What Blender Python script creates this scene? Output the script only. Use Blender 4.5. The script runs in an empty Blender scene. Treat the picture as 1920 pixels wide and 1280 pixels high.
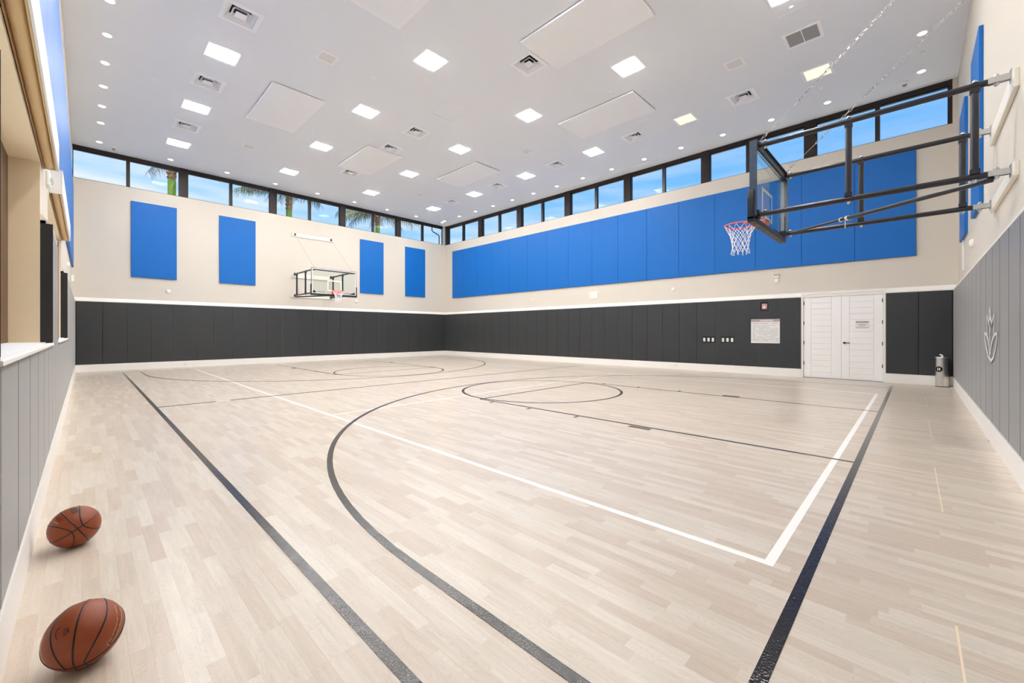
import bpy, bmesh, math, random
from mathutils import Vector, Matrix

random.seed(7)
SC = bpy.context.scene
COL = SC.collection
PI = math.pi

# ------------------------------------------------------------------ camera
TH = 0.7719
cam_d = bpy.data.cameras.new('camera')
cam_d.sensor_width = 36.0
cam_d.lens = 778.71 / 1920 * 36.0
cam_d.shift_y = -(640 - 622.54) / 1920
cam_d.clip_start = 0.02
cam_d.clip_end = 400
cam = bpy.data.objects.new('camera', cam_d)
cam.location = (0, 0, 1.33)
cam.rotation_euler = (PI / 2, 0, TH)
COL.objects.link(cam)
SC.camera = cam

# ------------------------------------------------------------------ exposure / view
SC.view_settings.view_transform = 'Standard'
SC.view_settings.look = 'None'
SC.view_settings.exposure = 0.10
SC.view_settings.gamma = 1.0
SC.view_settings.use_curve_mapping = False

# ------------------------------------------------------------------ sky
W = bpy.data.worlds.new('sky')
SC.world = W
W.use_nodes = True
nt = W.node_tree
nt.nodes.clear()
N = nt.nodes.new
L = nt.links.new
out = N('ShaderNodeOutputWorld')
bg = N('ShaderNodeBackground')
bg.inputs['Strength'].default_value = 1.0
tc = N('ShaderNodeTexCoord')
sep = N('ShaderNodeSeparateXYZ')
L(tc.outputs['Generated'], sep.inputs[0])


def wmath(op, a, b=None, c=None):
    m = N('ShaderNodeMath')
    m.operation = op
    for i, v in enumerate((a, b, c)):
        if v is None:
            continue
        if isinstance(v, (int, float)):
            m.inputs[i].default_value = v
        else:
            L(v, m.inputs[i])
    return m.outputs[0]


az = wmath('ADD', wmath('MULTIPLY', sep.outputs[0], 0.716), wmath('MULTIPLY', sep.outputs[1], 0.698))
f = wmath('ADD', wmath('MULTIPLY', sep.outputs[2], 1.7), wmath('MULTIPLY', az, 0.38))
ramp = N('ShaderNodeValToRGB')
L(f, ramp.inputs[0])
e = ramp.color_ramp.elements
e[0].position = 0.10
e[0].color = (0.41, 0.69, 0.98, 1)
e[1].position = 0.95
e[1].color = (0.11, 0.42, 0.92, 1)
mid = ramp.color_ramp.elements.new(0.45)
mid.color = (0.25, 0.58, 0.98, 1)
mp = N('ShaderNodeMapping')
mp.inputs['Scale'].default_value = (1.6, 1.6, 13.0)
L(tc.outputs['Generated'], mp.inputs[0])
nz = N('ShaderNodeTexNoise')
nz.inputs['Scale'].default_value = 2.2
nz.inputs['Detail'].default_value = 7
nz.inputs['Roughness'].default_value = 0.55
L(mp.outputs[0], nz.inputs[0])
cr = N('ShaderNodeValToRGB')
cr.color_ramp.elements[0].position = 0.37
cr.color_ramp.elements[1].position = 0.62
L(nz.outputs[0], cr.inputs[0])
cov = wmath('MULTIPLY', cr.outputs[0], wmath('SUBTRACT', 1.0, wmath('MULTIPLY', f, 1.0)))
cov = wmath('MINIMUM', wmath('MAXIMUM', cov, 0.0), 0.85)
mx = N('ShaderNodeMix')
mx.data_type = 'RGBA'
L(cov, mx.inputs[0])
L(ramp.outputs[0], mx.inputs[6])
mx.inputs[7].default_value = (0.84, 0.90, 1.0, 1)
L(mx.outputs[2], bg.inputs[0])
L(bg.outputs[0], out.inputs[0])

# sun outside: comes from over the near end wall, so it lights the palms and the unseen ground
sd = bpy.data.lights.new('sun', 'SUN')
sd.energy = 5.0
sd.angle = 0.01
sd.color = (1, 0.95, 0.86)
sun = bpy.data.objects.new('sun', sd)
sun.rotation_euler = (0, math.radians(48), 0)
COL.objects.link(sun)

TROFFER_LIGHT = 110.0
DOWN_LIGHT = 14.0


# ------------------------------------------------------------------ materials
def srgb(r, g, b):
    def c(v):
        v /= 255.0
        return v / 12.92 if v <= 0.04045 else ((v + 0.055) / 1.055) ** 2.4
    return (c(r), c(g), c(b), 1)


def mat(name, col, rough=0.5, metal=0.0, spec=0.5, var=0.04, vscale=6.0, bump=0.0, bscale=200.0, coat=0.0, sheen=0.0):
    m = bpy.data.materials.new(name)
    m.use_nodes = True
    t = m.node_tree
    b = t.nodes['Principled BSDF']
    b.inputs['Roughness'].default_value = rough
    b.inputs['Metallic'].default_value = metal
    b.inputs['Specular IOR Level'].default_value = spec
    b.inputs['Coat Weight'].default_value = coat
    b.inputs['Sheen Weight'].default_value = sheen
    b.inputs['Sheen Roughness'].default_value = 0.35
    if len(col) == 3:
        col = (*col, 1)
    g = t.nodes.new('ShaderNodeNewGeometry')
    n = t.nodes.new('ShaderNodeTexNoise')
    n.inputs['Scale'].default_value = vscale
    n.inputs['Detail'].default_value = 3
    t.links.new(g.outputs['Position'], n.inputs['Vector'])
    mxn = t.nodes.new('ShaderNodeMix')
    mxn.data_type = 'RGBA'
    mxn.inputs[6].default_value = tuple(c * (1 - var) for c in col[:3]) + (1,)
    mxn.inputs[7].default_value = tuple(min(1, c * (1 + var)) for c in col[:3]) + (1,)
    t.links.new(n.outputs[0], mxn.inputs[0])
    t.links.new(mxn.outputs[2], b.inputs['Base Color'])
    if bump:
        n2 = t.nodes.new('ShaderNodeTexNoise')
        n2.inputs['Scale'].default_value = bscale
        n2.inputs['Detail'].default_value = 2
        t.links.new(g.outputs['Position'], n2.inputs['Vector'])
        bp = t.nodes.new('ShaderNodeBump')
        bp.inputs['Strength'].default_value = bump
        bp.inputs['Distance'].default_value = 0.002
        t.links.new(n2.outputs[0], bp.inputs['Height'])
        t.links.new(bp.outputs[0], b.inputs['Normal'])
    return m


def emit(name, col, s):
    m = bpy.data.materials.new(name)
    m.use_nodes = True
    t = m.node_tree
    t.nodes.clear()
    o = t.nodes.new('ShaderNodeOutputMaterial')
    em = t.nodes.new('ShaderNodeEmission')
    em.inputs[0].default_value = (*col, 1)
    em.inputs[1].default_value = s
    t.links.new(em.outputs[0], o.inputs[0])
    return m


def glass(name, tint=(0.96, 0.98, 1.0), refl=1.0, rough=0.02):
    m = bpy.data.materials.new(name)
    m.use_nodes = True
    t = m.node_tree
    t.nodes.clear()
    o = t.nodes.new('ShaderNodeOutputMaterial')
    tr = t.nodes.new('ShaderNodeBsdfTransparent')
    tr.inputs[0].default_value = (*tint, 1)
    gl = t.nodes.new('ShaderNodeBsdfGlossy')
    gl.inputs['Roughness'].default_value = rough
    fr = t.nodes.new('ShaderNodeFresnel')
    fr.inputs[0].default_value = 1.45
    mu = t.nodes.new('ShaderNodeMath')
    mu.operation = 'MULTIPLY'
    mu.inputs[1].default_value = refl
    t.links.new(fr.outputs[0], mu.inputs[0])
    ge = t.nodes.new('ShaderNodeNewGeometry')
    fb = t.nodes.new('ShaderNodeMath')
    fb.operation = 'SUBTRACT'
    fb.inputs[0].default_value = 1.0
    t.links.new(ge.outputs['Backfacing'], fb.inputs[1])
    m2 = t.nodes.new('ShaderNodeMath')
    m2.operation = 'MULTIPLY'
    t.links.new(mu.outputs[0], m2.inputs[0])
    t.links.new(fb.outputs[0], m2.inputs[1])
    mi = t.nodes.new('ShaderNodeMixShader')
    t.links.new(m2.outputs[0], mi.inputs[0])
    t.links.new(tr.outputs[0], mi.inputs[1])
    t.links.new(gl.outputs[0], mi.inputs[2])
    t.links.new(mi.outputs[0], o.inputs[0])
    return m


def wood_floor():
    m = bpy.data.materials.new('pale_oak_strip')
    m.use_nodes = True
    t = m.node_tree
    b = t.nodes['Principled BSDF']
    nn = t.nodes.new
    ll = t.links.new
    at = nn('ShaderNodeAttribute')
    at.attribute_name = 'tone'
    rp = nn('ShaderNodeValToRGB')
    rp.color_ramp.interpolation = 'LINEAR'
    els = rp.color_ramp.elements
    els[0].position = 0.0
    els[0].color = srgb(201, 184, 166)
    els[1].position = 1.0
    els[1].color = srgb(218, 206, 191)
    for p, c in ((0.25, srgb(205, 189, 171)), (0.5, srgb(209, 195, 178)), (0.75, srgb(212, 200, 183))):
        x = els.new(p)
        x.color = c
    ll(at.outputs['Fac'], rp.inputs[0])
    g = nn('ShaderNodeNewGeometry')
    # every strip samples its own place in the grain
    off = nn('ShaderNodeCombineXYZ')
    mo = nn('ShaderNodeMath')
    mo.operation = 'MULTIPLY'
    mo.inputs[1].default_value = 37.0
    ll(at.outputs['Fac'], mo.inputs[0])
    ll(mo.outputs[0], off.inputs[0])
    ll(mo.outputs[0], off.inputs[2])
    ad = nn('ShaderNodeVectorMath')
    ad.operation = 'ADD'
    ll(g.outputs['Position'], ad.inputs[0])
    ll(off.outputs[0], ad.inputs[1])
    m1 = nn('ShaderNodeMapping')
    m1.inputs['Scale'].default_value = (2.2, 26, 1)
    ll(ad.outputs[0], m1.inputs[0])
    n1 = nn('ShaderNodeTexNoise')
    n1.inputs['Scale'].default_value = 1.6
    n1.inputs['Detail'].default_value = 4
    n1.inputs['Distortion'].default_value = 0.4
    ll(m1.outputs[0], n1.inputs[0])
    m2 = nn('ShaderNodeMapping')
    m2.inputs['Scale'].default_value = (2.6, 15, 1)
    ll(ad.outputs[0], m2.inputs[0])
    n2 = nn('ShaderNodeTexNoise')
    n2.inputs['Scale'].default_value = 1.0
    n2.inputs['Detail'].default_value = 1.0
    ll(m2.outputs[0], n2.inputs[0])
    sn = nn('ShaderNodeMath')
    sn.operation = 'MULTIPLY'
    sn.inputs[1].default_value = 75.0
    ll(n2.outputs[0], sn.inputs[0])
    s2 = nn('ShaderNodeMath')
    s2.operation = 'SINE'
    ll(sn.outputs[0], s2.inputs[0])
    s3 = nn('ShaderNodeMath')
    s3.operation = 'POWER'
    s3.inputs[1].default_value = 6.0
    s4 = nn('ShaderNodeMath')
    s4.operation = 'ABSOLUTE'
    ll(s2.outputs[0], s4.inputs[0])
    ll(s4.outputs[0], s3.inputs[0])
    # streaks + cathedral rings darken the wood a little
    k1 = nn('ShaderNodeMapRange')
    k1.inputs['From Min'].default_value = 0.3
    k1.inputs['From Max'].default_value = 0.7
    k1.inputs['To Min'].default_value = 0.93
    k1.inputs['To Max'].default_value = 1.05
    ll(n1.outputs[0], k1.inputs[0])
    k2 = nn('ShaderNodeMapRange')
    k2.inputs['To Min'].default_value = 1.0
    k2.inputs['To Max'].default_value = 0.93
    ll(s3.outputs[0], k2.inputs[0])
    km = nn('ShaderNodeMath')
    km.operation = 'MULTIPLY'
    ll(k1.outputs[0], km.inputs[0])
    ll(k2.outputs[0], km.inputs[1])
    vm = nn('ShaderNodeVectorMath')
    vm.operation = 'SCALE'
    ll(rp.outputs[0], vm.inputs[0])
    ll(km.outputs[0], vm.inputs['Scale'])
    ll(vm.outputs[0], b.inputs['Base Color'])
    b.inputs['Roughness'].default_value = 0.30
    b.inputs['Specular IOR Level'].default_value = 0.5
    n3 = nn('ShaderNodeTexNoise')
    n3.inputs['Scale'].default_value = 160
    ll(g.outputs['Position'], n3.inputs[0])
    bp = nn('ShaderNodeBump')
    bp.inputs['Strength'].default_value = 0.05
    bp.inputs['Distance'].default_value = 0.001
    ll(n3.outputs[0], bp.inputs['Height'])
    ll(bp.outputs[0], b.inputs['Normal'])
    return m


M = {}
M['ceil'] = mat('white_ceiling_paint', srgb(238, 241, 245), 0.75, var=0.01)
M['ceil_panel'] = mat('white_acoustic_board', srgb(252, 253, 254), 0.8, var=0.01)
M['wall'] = mat('warm_white_wall_paint', srgb(213, 205, 192), 0.6, var=0.015)
M['trim'] = mat('white_trim_paint', srgb(243, 238, 231), 0.45, var=0.01)
M['pad'] = mat('charcoal_vinyl', srgb(50, 52, 53), 0.42, var=0.10, vscale=3, bump=0.08, bscale=350, sheen=0.55)
M['padback'] = mat('dark_pad_side', srgb(38, 36, 34), 0.6, var=0.05)
M['blue'] = mat('blue_vinyl', srgb(0, 102, 184), 0.50, spec=0.35, var=0.04, vscale=2, bump=0.06, bscale=350, sheen=0.04)
M['blueback'] = mat('dark_blue_backing', srgb(0, 40, 92), 0.6, var=0.03)  # dark tone put behind the blue panels so their gaps look shaded
M['jamb'] = mat('tan_reveal_paint', srgb(243, 224, 190), 0.6, var=0.02)
M['tan'] = mat('tan_shade_fabric', srgb(215, 186, 138), 0.6, var=0.03)
M['tandk'] = mat('bronze_tan_metal', srgb(176, 138, 88), 0.5, var=0.04)
M['bronze'] = mat('dark_bronze_metal', srgb(36, 24, 20), 0.35, 0.2, var=0.05)
M['bronze2'] = mat('brown_bronze_metal', srgb(98, 66, 34), 0.4, 0.3, var=0.05)
M['line_black'] = mat('glossy_black_court_paint', srgb(34, 27, 23), 0.09, spec=0.7, var=0.25, vscale=90, bump=0.8, bscale=95)
M['line_white'] = mat('white_court_paint', srgb(252, 248, 242), 0.3, var=0.01)
M['line_tan'] = mat('cream_floor_mark', srgb(240, 220, 190), 0.35, var=0.02)
M['line_brown'] = mat('brown_court_block', srgb(110, 96, 74), 0.25, var=0.1, vscale=40)  # brown tone for lane blocks and dashes on the window wall side
M['steel_dark'] = mat('charcoal_powder_coated_steel', srgb(60, 60, 64), 0.28, 0.6, var=0.06, vscale=12)
M['steel'] = mat('zinc_plated_steel', srgb(205, 205, 205), 0.25, 0.9, var=0.06, vscale=30)
M['stainless'] = mat('brushed_stainless', srgb(222, 218, 212), 0.34, 1.0, var=0.04, vscale=40)
M['padblack'] = mat('black_board_padding', srgb(34, 37, 44), 0.35, var=0.05)
M['padgrey'] = mat('grey_board_padding', srgb(84, 80, 76), 0.5, var=0.08, vscale=30)
M['padwhite'] = mat('white_plastic', srgb(240, 240, 238), 0.4, var=0.01)
M['gold'] = mat('gold_print', srgb(232, 190, 120), 0.4, var=0.02)
M['orange'] = mat('orange_rim_enamel', srgb(240, 84, 48), 0.35, var=0.04, vscale=20)
M['net'] = mat('white_nylon_cord', srgb(250, 250, 252), 0.6, var=0.01)
M['ball'] = mat('brown_composite_leather', srgb(146, 66, 28), 0.42, var=0.16, vscale=18, bump=0.6, bscale=420)
M['seam'] = mat('black_rubber_seam', srgb(30, 22, 20), 0.3, var=0.05)
M['ballmark'] = mat('dark_ball_print', srgb(74, 26, 16), 0.45, var=0.05)
M['door'] = mat('white_door_paint', srgb(250, 247, 243), 0.35, var=0.01)
M['black'] = mat('black_metal', srgb(24, 22, 22), 0.4, 0.3, var=0.05)
M['dark'] = mat('dark_duct_lining', srgb(22, 20, 20), 0.8, var=0.05)
M['grey'] = mat('grey_grille', srgb(228, 227, 225), 0.6, var=0.02)
M['greydk'] = mat('grey_brown_louvre', srgb(120, 112, 106), 0.6, var=0.04)
M['ivory'] = mat('ivory_plastic', srgb(238, 232, 218), 0.4, var=0.01)
M['signgrey'] = mat('grey_sign_print', srgb(150, 146, 150), 0.5, var=0.03)
M['signdk'] = mat('dark_sign_print', srgb(92, 84, 76), 0.5, var=0.03)
M['signpink'] = mat('mauve_sign_header', srgb(176, 158, 160), 0.5, var=0.08, vscale=4)
M['signred'] = mat('red_sign_print', srgb(214, 140, 140), 0.5, var=0.03)
M['paper'] = mat('white_sign_board', srgb(232, 230, 226), 0.4, var=0.01)
M['signtan'] = mat('cream_sign_plate', srgb(238, 228, 214), 0.4, var=0.01)
M['alarm'] = mat('pale_red_alarm', srgb(206, 150, 150), 0.35, var=0.05)
M['green'] = emit('green_indicator_lamp', (0.2, 1.0, 0.3), 2.0)
M['lamp'] = emit('white_lamp_lens', (1.0, 0.985, 0.965), TROFFER_LIGHT)
M['lampwarm'] = emit('warm_lamp_lens', (1.0, 0.84, 0.64), 1.25)
M['down'] = emit('downlight_lens', (1.0, 0.965, 0.92), DOWN_LIGHT)
M['glass'] = glass('window_glass', (1, 1, 1), 0.12)
M['board_glass'] = glass('backboard_glass', (0.93, 0.96, 0.95), 0.8)
M['palm_trunk'] = mat('brown_palm_bark', srgb(128, 100, 72), 0.8, var=0.35, vscale=9, bump=0.4, bscale=30)
M['palm_green'] = mat('green_palm_sheath', srgb(112, 140, 40), 0.55, var=0.25, vscale=5)
M['leaf'] = mat('palm_leaflet', srgb(116, 116, 70), 0.6, var=0.4, vscale=3)
M['leafdk'] = mat('dark_palm_leaflet', srgb(70, 76, 66), 0.6, var=0.4, vscale=3)
M['floor_base'] = mat('screed', srgb(180, 160, 140), 0.7)
M['wood'] = wood_floor()
M['camdk'] = mat('smoked_dome', srgb(150, 150, 152), 0.15, var=0.05)


# ------------------------------------------------------------------ mesh building
class MB:
    def __init__(s):
        s.v = []
        s.f = []

    def add(s, vs, fs):
        o = len(s.v)
        s.v += [tuple(q) for q in vs]
        s.f += [tuple(i + o for i in q) for q in fs]
        return s

    def box(s, x0, x1, y0, y1, z0, z1):
        return s.add([(x0, y0, z0), (x1, y0, z0), (x1, y1, z0), (x0, y1, z0), (x0, y0, z1), (x1, y0, z1), (x1, y1, z1), (x0, y1, z1)],
                     [(3, 2, 1, 0), (4, 5, 6, 7), (0, 1, 5, 4), (1, 2, 6, 5), (2, 3, 7, 6), (3, 0, 4, 7)])

    def cbox(s, x, y, z, sx, sy, sz):
        return s.box(x - sx / 2, x + sx / 2, y - sy / 2, y + sy / 2, z - sz / 2, z + sz / 2)

    def rbox(s, x0, x1, y0, y1, z0, z1, r=0.01, seg=2):
        bm = bmesh.new()
        bmesh.ops.create_cube(bm, size=1)
        for v in bm.verts:
            v.co = Vector((x0 + (v.co.x + .5) * (x1 - x0), y0 + (v.co.y + .5) * (y1 - y0), z0 + (v.co.z + .5) * (z1 - z0)))
        bmesh.ops.bevel(bm, geom=bm.edges[:], offset=r, segments=seg, affect='EDGES', profile=0.5)
        bm.verts.index_update()
        s.add([v.co[:] for v in bm.verts], [[v.index for v in f.verts] for f in bm.faces])
        bm.free()
        return s

    def tube(s, a, b, r, n=12, r2=None, caps=True):
        a, b = Vector(a), Vector(b)
        r2 = r if r2 is None else r2
        d = (b - a).normalized()
        u = d.cross(Vector((0, 0, 1)))
        if u.length < 1e-4:
            u = Vector((1, 0, 0))
        u.normalize()
        w = d.cross(u)
        vs = []
        for p, rr in ((a, r), (b, r2)):
            for i in range(n):
                t = 2 * PI * i / n
                vs.append(p + (u * math.cos(t) + w * math.sin(t)) * rr)
        fs = [(i, (i + 1) % n, n + (i + 1) % n, n + i) for i in range(n)]
        if caps:
            fs += [tuple(range(n))[::-1], tuple(range(n, 2 * n))]
        return s.add(vs, fs)

    def path(s, pts, r, n=8, closed=False, flat=None):
        P = [Vector(p) for p in pts]
        m = len(P)
        vs = []
        prev = None
        for i in range(m):
            if closed:
                d = P[(i + 1) % m] - P[i - 1]
            else:
                d = P[min(i + 1, m - 1)] - P[max(i - 1, 0)]
            d.normalize()
            if prev is None:
                u = d.orthogonal().normalized()
            else:
                u = (prev - d * prev.dot(d))
                u = u.normalized() if u.length > 1e-6 else d.orthogonal().normalized()
            prev = u
            w = d.cross(u)
            rr = r[i] if isinstance(r, (list, tuple)) else r
            for k in range(n):
                t = 2 * PI * k / n
                vs.append(P[i] + (u * math.cos(t) + w * math.sin(t)) * rr)
        fs = []
        for i in range(m if closed else m - 1):
            j = (i + 1) % m
            for k in range(n):
                fs.append((i * n + k, i * n + (k + 1) % n, j * n + (k + 1) % n, j * n + k))
        if not closed:
            fs += [tuple(range(n))[::-1], tuple((m - 1) * n + k for k in range(n))]
        return s.add(vs, fs)

    def lathe(s, prof, c=(0, 0, 0), n=32, axis='Z'):
        vs = []
        for r, z in prof:
            for i in range(n):
                t = 2 * PI * i / n
                x, y = r * math.cos(t), r * math.sin(t)
                q = {'Z': (x, y, z), 'Y': (x, z, y), 'X': (z, x, y)}[axis]
                vs.append((q[0] + c[0], q[1] + c[1], q[2] + c[2]))
        fs = []
        m = len(prof)
        for j in range(m - 1):
            for i in range(n):
                fs.append((j * n + i, j * n + (i + 1) % n, (j + 1) * n + (i + 1) % n, (j + 1) * n + i))
        if prof[0][0] > 1e-6:
            fs.append(tuple(range(n))[::-1])
        if prof[-1][0] > 1e-6:
            fs.append(tuple((m - 1) * n + i for i in range(n)))
        return s.add(vs, fs)

    def prism(s, poly, h0, h1, axis='Z'):
        n = len(poly)
        vs = []
        for h in (h0, h1):
            for a, b in poly:
                vs.append({'Z': (a, b, h), 'Y': (a, h, b), 'X': (h, a, b)}[axis])
        fs = [tuple(range(n))[::-1], tuple(range(n, 2 * n))] + [(i, (i + 1) % n, n + (i + 1) % n, n + i) for i in range(n)]
        return s.add(vs, fs)

    def plate(s, plane, u0, u1, v0, v1, h0, h1, holes=()):
        """a slab in a plane with rectangular holes right through it; plane gives the two axes"""
        us = sorted({u0, u1, *[min(max(q, u0), u1) for h in holes for q in h[:2]]})
        vs_ = sorted({v0, v1, *[min(max(q, v0), v1) for h in holes for q in h[2:]]})
        nu, nv = len(us), len(vs_)

        def solid(i, j):
            if i < 0 or j < 0 or i >= nu - 1 or j >= nv - 1:
                return False
            cu, cv = (us[i] + us[i + 1]) / 2, (vs_[j] + vs_[j + 1]) / 2
            return not any(h[0] < cu < h[1] and h[2] < cv < h[3] for h in holes)

        def P(u, v, h):
            return {'XY': (u, v, h), 'XZ': (u, h, v), 'YZ': (h, u, v)}[plane]
        idx = {}
        V = []

        def vid(i, j, k):
            if (i, j, k) not in idx:
                idx[(i, j, k)] = len(V)
                V.append(P(us[i], vs_[j], (h0, h1)[k]))
            return idx[(i, j, k)]
        F = []
        for i in range(nu - 1):
            for j in range(nv - 1):
                if not solid(i, j):
                    continue
                q = [(i, j), (i + 1, j), (i + 1, j + 1), (i, j + 1)]
                F.append(tuple(vid(a, b, 1) for a, b in q))
                F.append(tuple(vid(a, b, 0) for a, b in q[::-1]))
                for (di, dj), (a, b) in zip(((0, -1), (1, 0), (0, 1), (-1, 0)), ((0, 1), (1, 2), (2, 3), (3, 0))):
                    if not solid(i + di, j + dj):
                        F.append((vid(*q[a], 0), vid(*q[b], 0), vid(*q[b], 1), vid(*q[a], 1)))
        return s.add(V, F)

    def mesh(s, name, m, smooth=None):
        me = bpy.data.meshes.new(name)
        me.from_pydata(s.v, [], s.f)
        bm = bmesh.new()
        bm.from_mesh(me)
        bmesh.ops.recalc_face_normals(bm, faces=bm.faces)
        bm.to_mesh(me)
        bm.free()
        if m is not None:
            me.materials.append(m)
        if smooth:
            me.shade_smooth()
            me.set_sharp_from_angle(angle=math.radians(smooth))
        me.update()
        return me

    def build(s, name, m, parent=None, smooth=None):
        return link(name, s.mesh(name, m, smooth), parent)


def link(name, me, parent=None):
    o = bpy.data.objects.new(name, me)
    COL.objects.link(o)
    if parent is not None:
        o.parent = parent
    return o


def tag(o, label=None, cat=None, group=None, kind=None):
    if label:
        o['label'] = label
    if cat:
        o['category'] = cat
    if group:
        o['group'] = group
    if kind:
        o['kind'] = kind
    return o


def empty(name, loc=(0, 0, 0), rz=0.0):
    o = bpy.data.objects.new(name, None)
    o.empty_display_size = 0.1
    o.location = loc
    o.rotation_euler = (0, 0, rz)
    COL.objects.link(o)
    return o


def copy_tree(o, parent=None):
    c = o.copy()
    COL.objects.link(c)
    if parent is not None:
        c.parent = parent
    for ch in list(o.children):
        copy_tree(ch, c)
    return c


def struct(name, mb, m, parent=None, smooth=None):
    o = mb.build(name, m, parent, smooth)
    o['kind'] = 'structure'
    return o


def ordinal(n):
    return ['first', 'second', 'third', 'fourth', 'fifth', 'sixth', 'seventh', 'eighth', 'ninth', 'tenth', 'eleventh', 'twelfth',
            'thirteenth', 'fourteenth', 'fifteenth', 'sixteenth'][n]


def text_mesh(body, size, name, m, parent, loc, rot, extrude=0.0005, align='CENTER', sx=1.0):
    cu = bpy.data.curves.new(name, 'FONT')
    cu.body = body
    cu.size = size
    cu.extrude = extrude
    cu.align_x = align
    cu.align_y = 'CENTER'
    tmp = bpy.data.objects.new(name, cu)
    COL.objects.link(tmp)
    dg = bpy.context.evaluated_depsgraph_get()
    me = bpy.data.meshes.new_from_object(tmp.evaluated_get(dg))
    bpy.data.objects.remove(tmp)
    me.materials.clear()
    me.materials.append(m)
    o = link(name, me, parent)
    o.location = loc
    o.rotation_euler = rot
    o.scale = (sx, 1, 1)
    return o


# ------------------------------------------------------------------ room numbers (metres)
AX, BY, CX, DY = -19.93, 14.80, 0.643, -0.224          # front faces of the wall pads
FURR, UP = 0.05, 0.09
AXF, BYF, CXF, DYF = AX - FURR, BY + FURR, CX + FURR, DY - FURR
AXU, BYU, CXU, DYU = AX - UP, BY + UP, CX + UP, DY - UP
HC, HS, HP, HB, HT = 7.57, 6.47, 2.36, 0.24, 2.50
OUTW = 0.30

# ------------------------------------------------------------------ ceiling fixtures: positions
light_rows = [2.15, 5.54, 8.92, 12.27]
light_cols = [-1.70 - 3.155 * k for k in range(6)]
LS = 0.29
LN = 0.245
vents = [(-9.56, 2.14), (-12.7, 2.14), (-15.85, 2.14), (-6.47, 7.21), (-11.19, 7.22), (-12.81, 7.25), (-15.89, 7.25),
         (-3.30, 12.2), (-6.46, 12.25), (-9.63, 12.26), (-12.8, 12.28), (-15.96, 12.3)]
VS = 0.25
holes = [(x - LS, x + LS, y - LS, y + LS) for y in light_rows for x in light_cols]
holes += [(x - VS, x + VS, y - VS, y + VS) for x, y in vents]
holes.append((-1.98, -1.44, 10.30, 10.78))
holes.append((-12.5, -6.7, 14.44, 14.475))

# ------------------------------------------------------------------ shell
ceil = struct('ceiling', MB().plate('XY', AXU - OUTW, CXU + OUTW, DYU - OUTW, BYU + OUTW, HC, HC + 0.12, holes), M['ceil'])
struct('roof', MB().box(AXU - OUTW, CXU + OUTW, DYU - OUTW, BYU + OUTW, HC + 0.16, HC + 0.4)
       .box(AXU - OUTW, CXU + OUTW, DYU - OUTW, DYU - OUTW + .05, HC + .12, HC + .16).box(AXU - OUTW, CXU + OUTW, BYU + OUTW - .05, BYU + OUTW, HC + .12, HC + .16)
       .box(AXU - OUTW, AXU - OUTW + .05, DYU - OUTW, BYU + OUTW, HC + .12, HC + .16).box(CXU + OUTW - .05, CXU + OUTW, DYU - OUTW, BYU + OUTW, HC + .12, HC + .16), M['dark'])
floor = struct('floor', MB().box(AXU - OUTW, CXU + OUTW, DYU - OUTW, BYU + OUTW, -0.12, -0.004), M['floor_base'])

# west wall (far hoop), clerestory on top
wall_w = MB().plate('YZ', DYU - OUTW, BYU + OUTW, 0, HC, AXU - OUTW, AXU, [(DYU, BYU, HS, HC + 1)])
wall_w = struct('wall_west', wall_w, M['wall'])
# north wall (long blue row), clerestory, door opening
DX0, DX1, DH = -2.45, -0.58, 2.43
wall_n = MB().plate('XZ', AXU, CXU + OUTW, 0, HC, BYU, BYU + OUTW, [(AXU, 0.64, HS, HC + 1), (DX0, DX1, -1, DH)])
wall_n = struct('wall_north', wall_n, M['wall'])
wall_e = MB().plate('YZ', DYU - OUTW, BYU, 0, HC, CXU, CXU + OUTW)
wall_e = struct('wall_east', wall_e, M['wall'])
# south wall with two shaded windows
WIN = [(-6.21, -2.51), (-11.11, -7.41)]
WZ0, WZ1 = 1.20, 3.02
wall_s = MB().plate('XZ', AXU, CXU, 0, HC, DYU - OUTW, DYU, [(a, b, WZ0, WZ1) for a, b in WIN])
wall_s = struct('wall_south', wall_s, M['wall'])


struct('ground', MB().box(-90, 60, -60, 90, -.5, -.14), mat('pale_concrete_ground', srgb(205, 198, 186), 0.8, var=0.08, vscale=.4))  # unseen ground, added pale so sunlight bounces up to the ceiling
# furring behind the pads, coloured dark so the pad gaps look shaded
low_w = struct('wall_west_lower', MB().box(AXU, AXF, DYF, BYF, 0, HT - 0.06), M['padback'])
low_n = struct('wall_north_lower', MB().plate('XZ', AXF, CXF, 0, HT - 0.06, BYF, BYU, [(DX0, DX1, -1, DH)]), M['padback'])
low_e = struct('wall_east_lower', MB().box(CXF, CXU, DYF, BYF, 0, HT - 0.06), M['padback'])
low_s = struct('wall_south_lower', MB().plate('XZ', AXF, CXF, 0, HT - 0.06, DYU, DYF, [(a, b, WZ0, 9) for a, b in WIN]), M['padback'])


# top rails over the pads (trim), baseboards
def rail_prof(front, back, sgn):
    # front: pad-front coordinate, back: upper wall; sgn towards the room
    return [(back, HP + .005), (front - sgn * .012, HP + .005), (front - sgn * .008, HP + .03), (back + sgn * .012, HT), (back, HT)]


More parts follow.
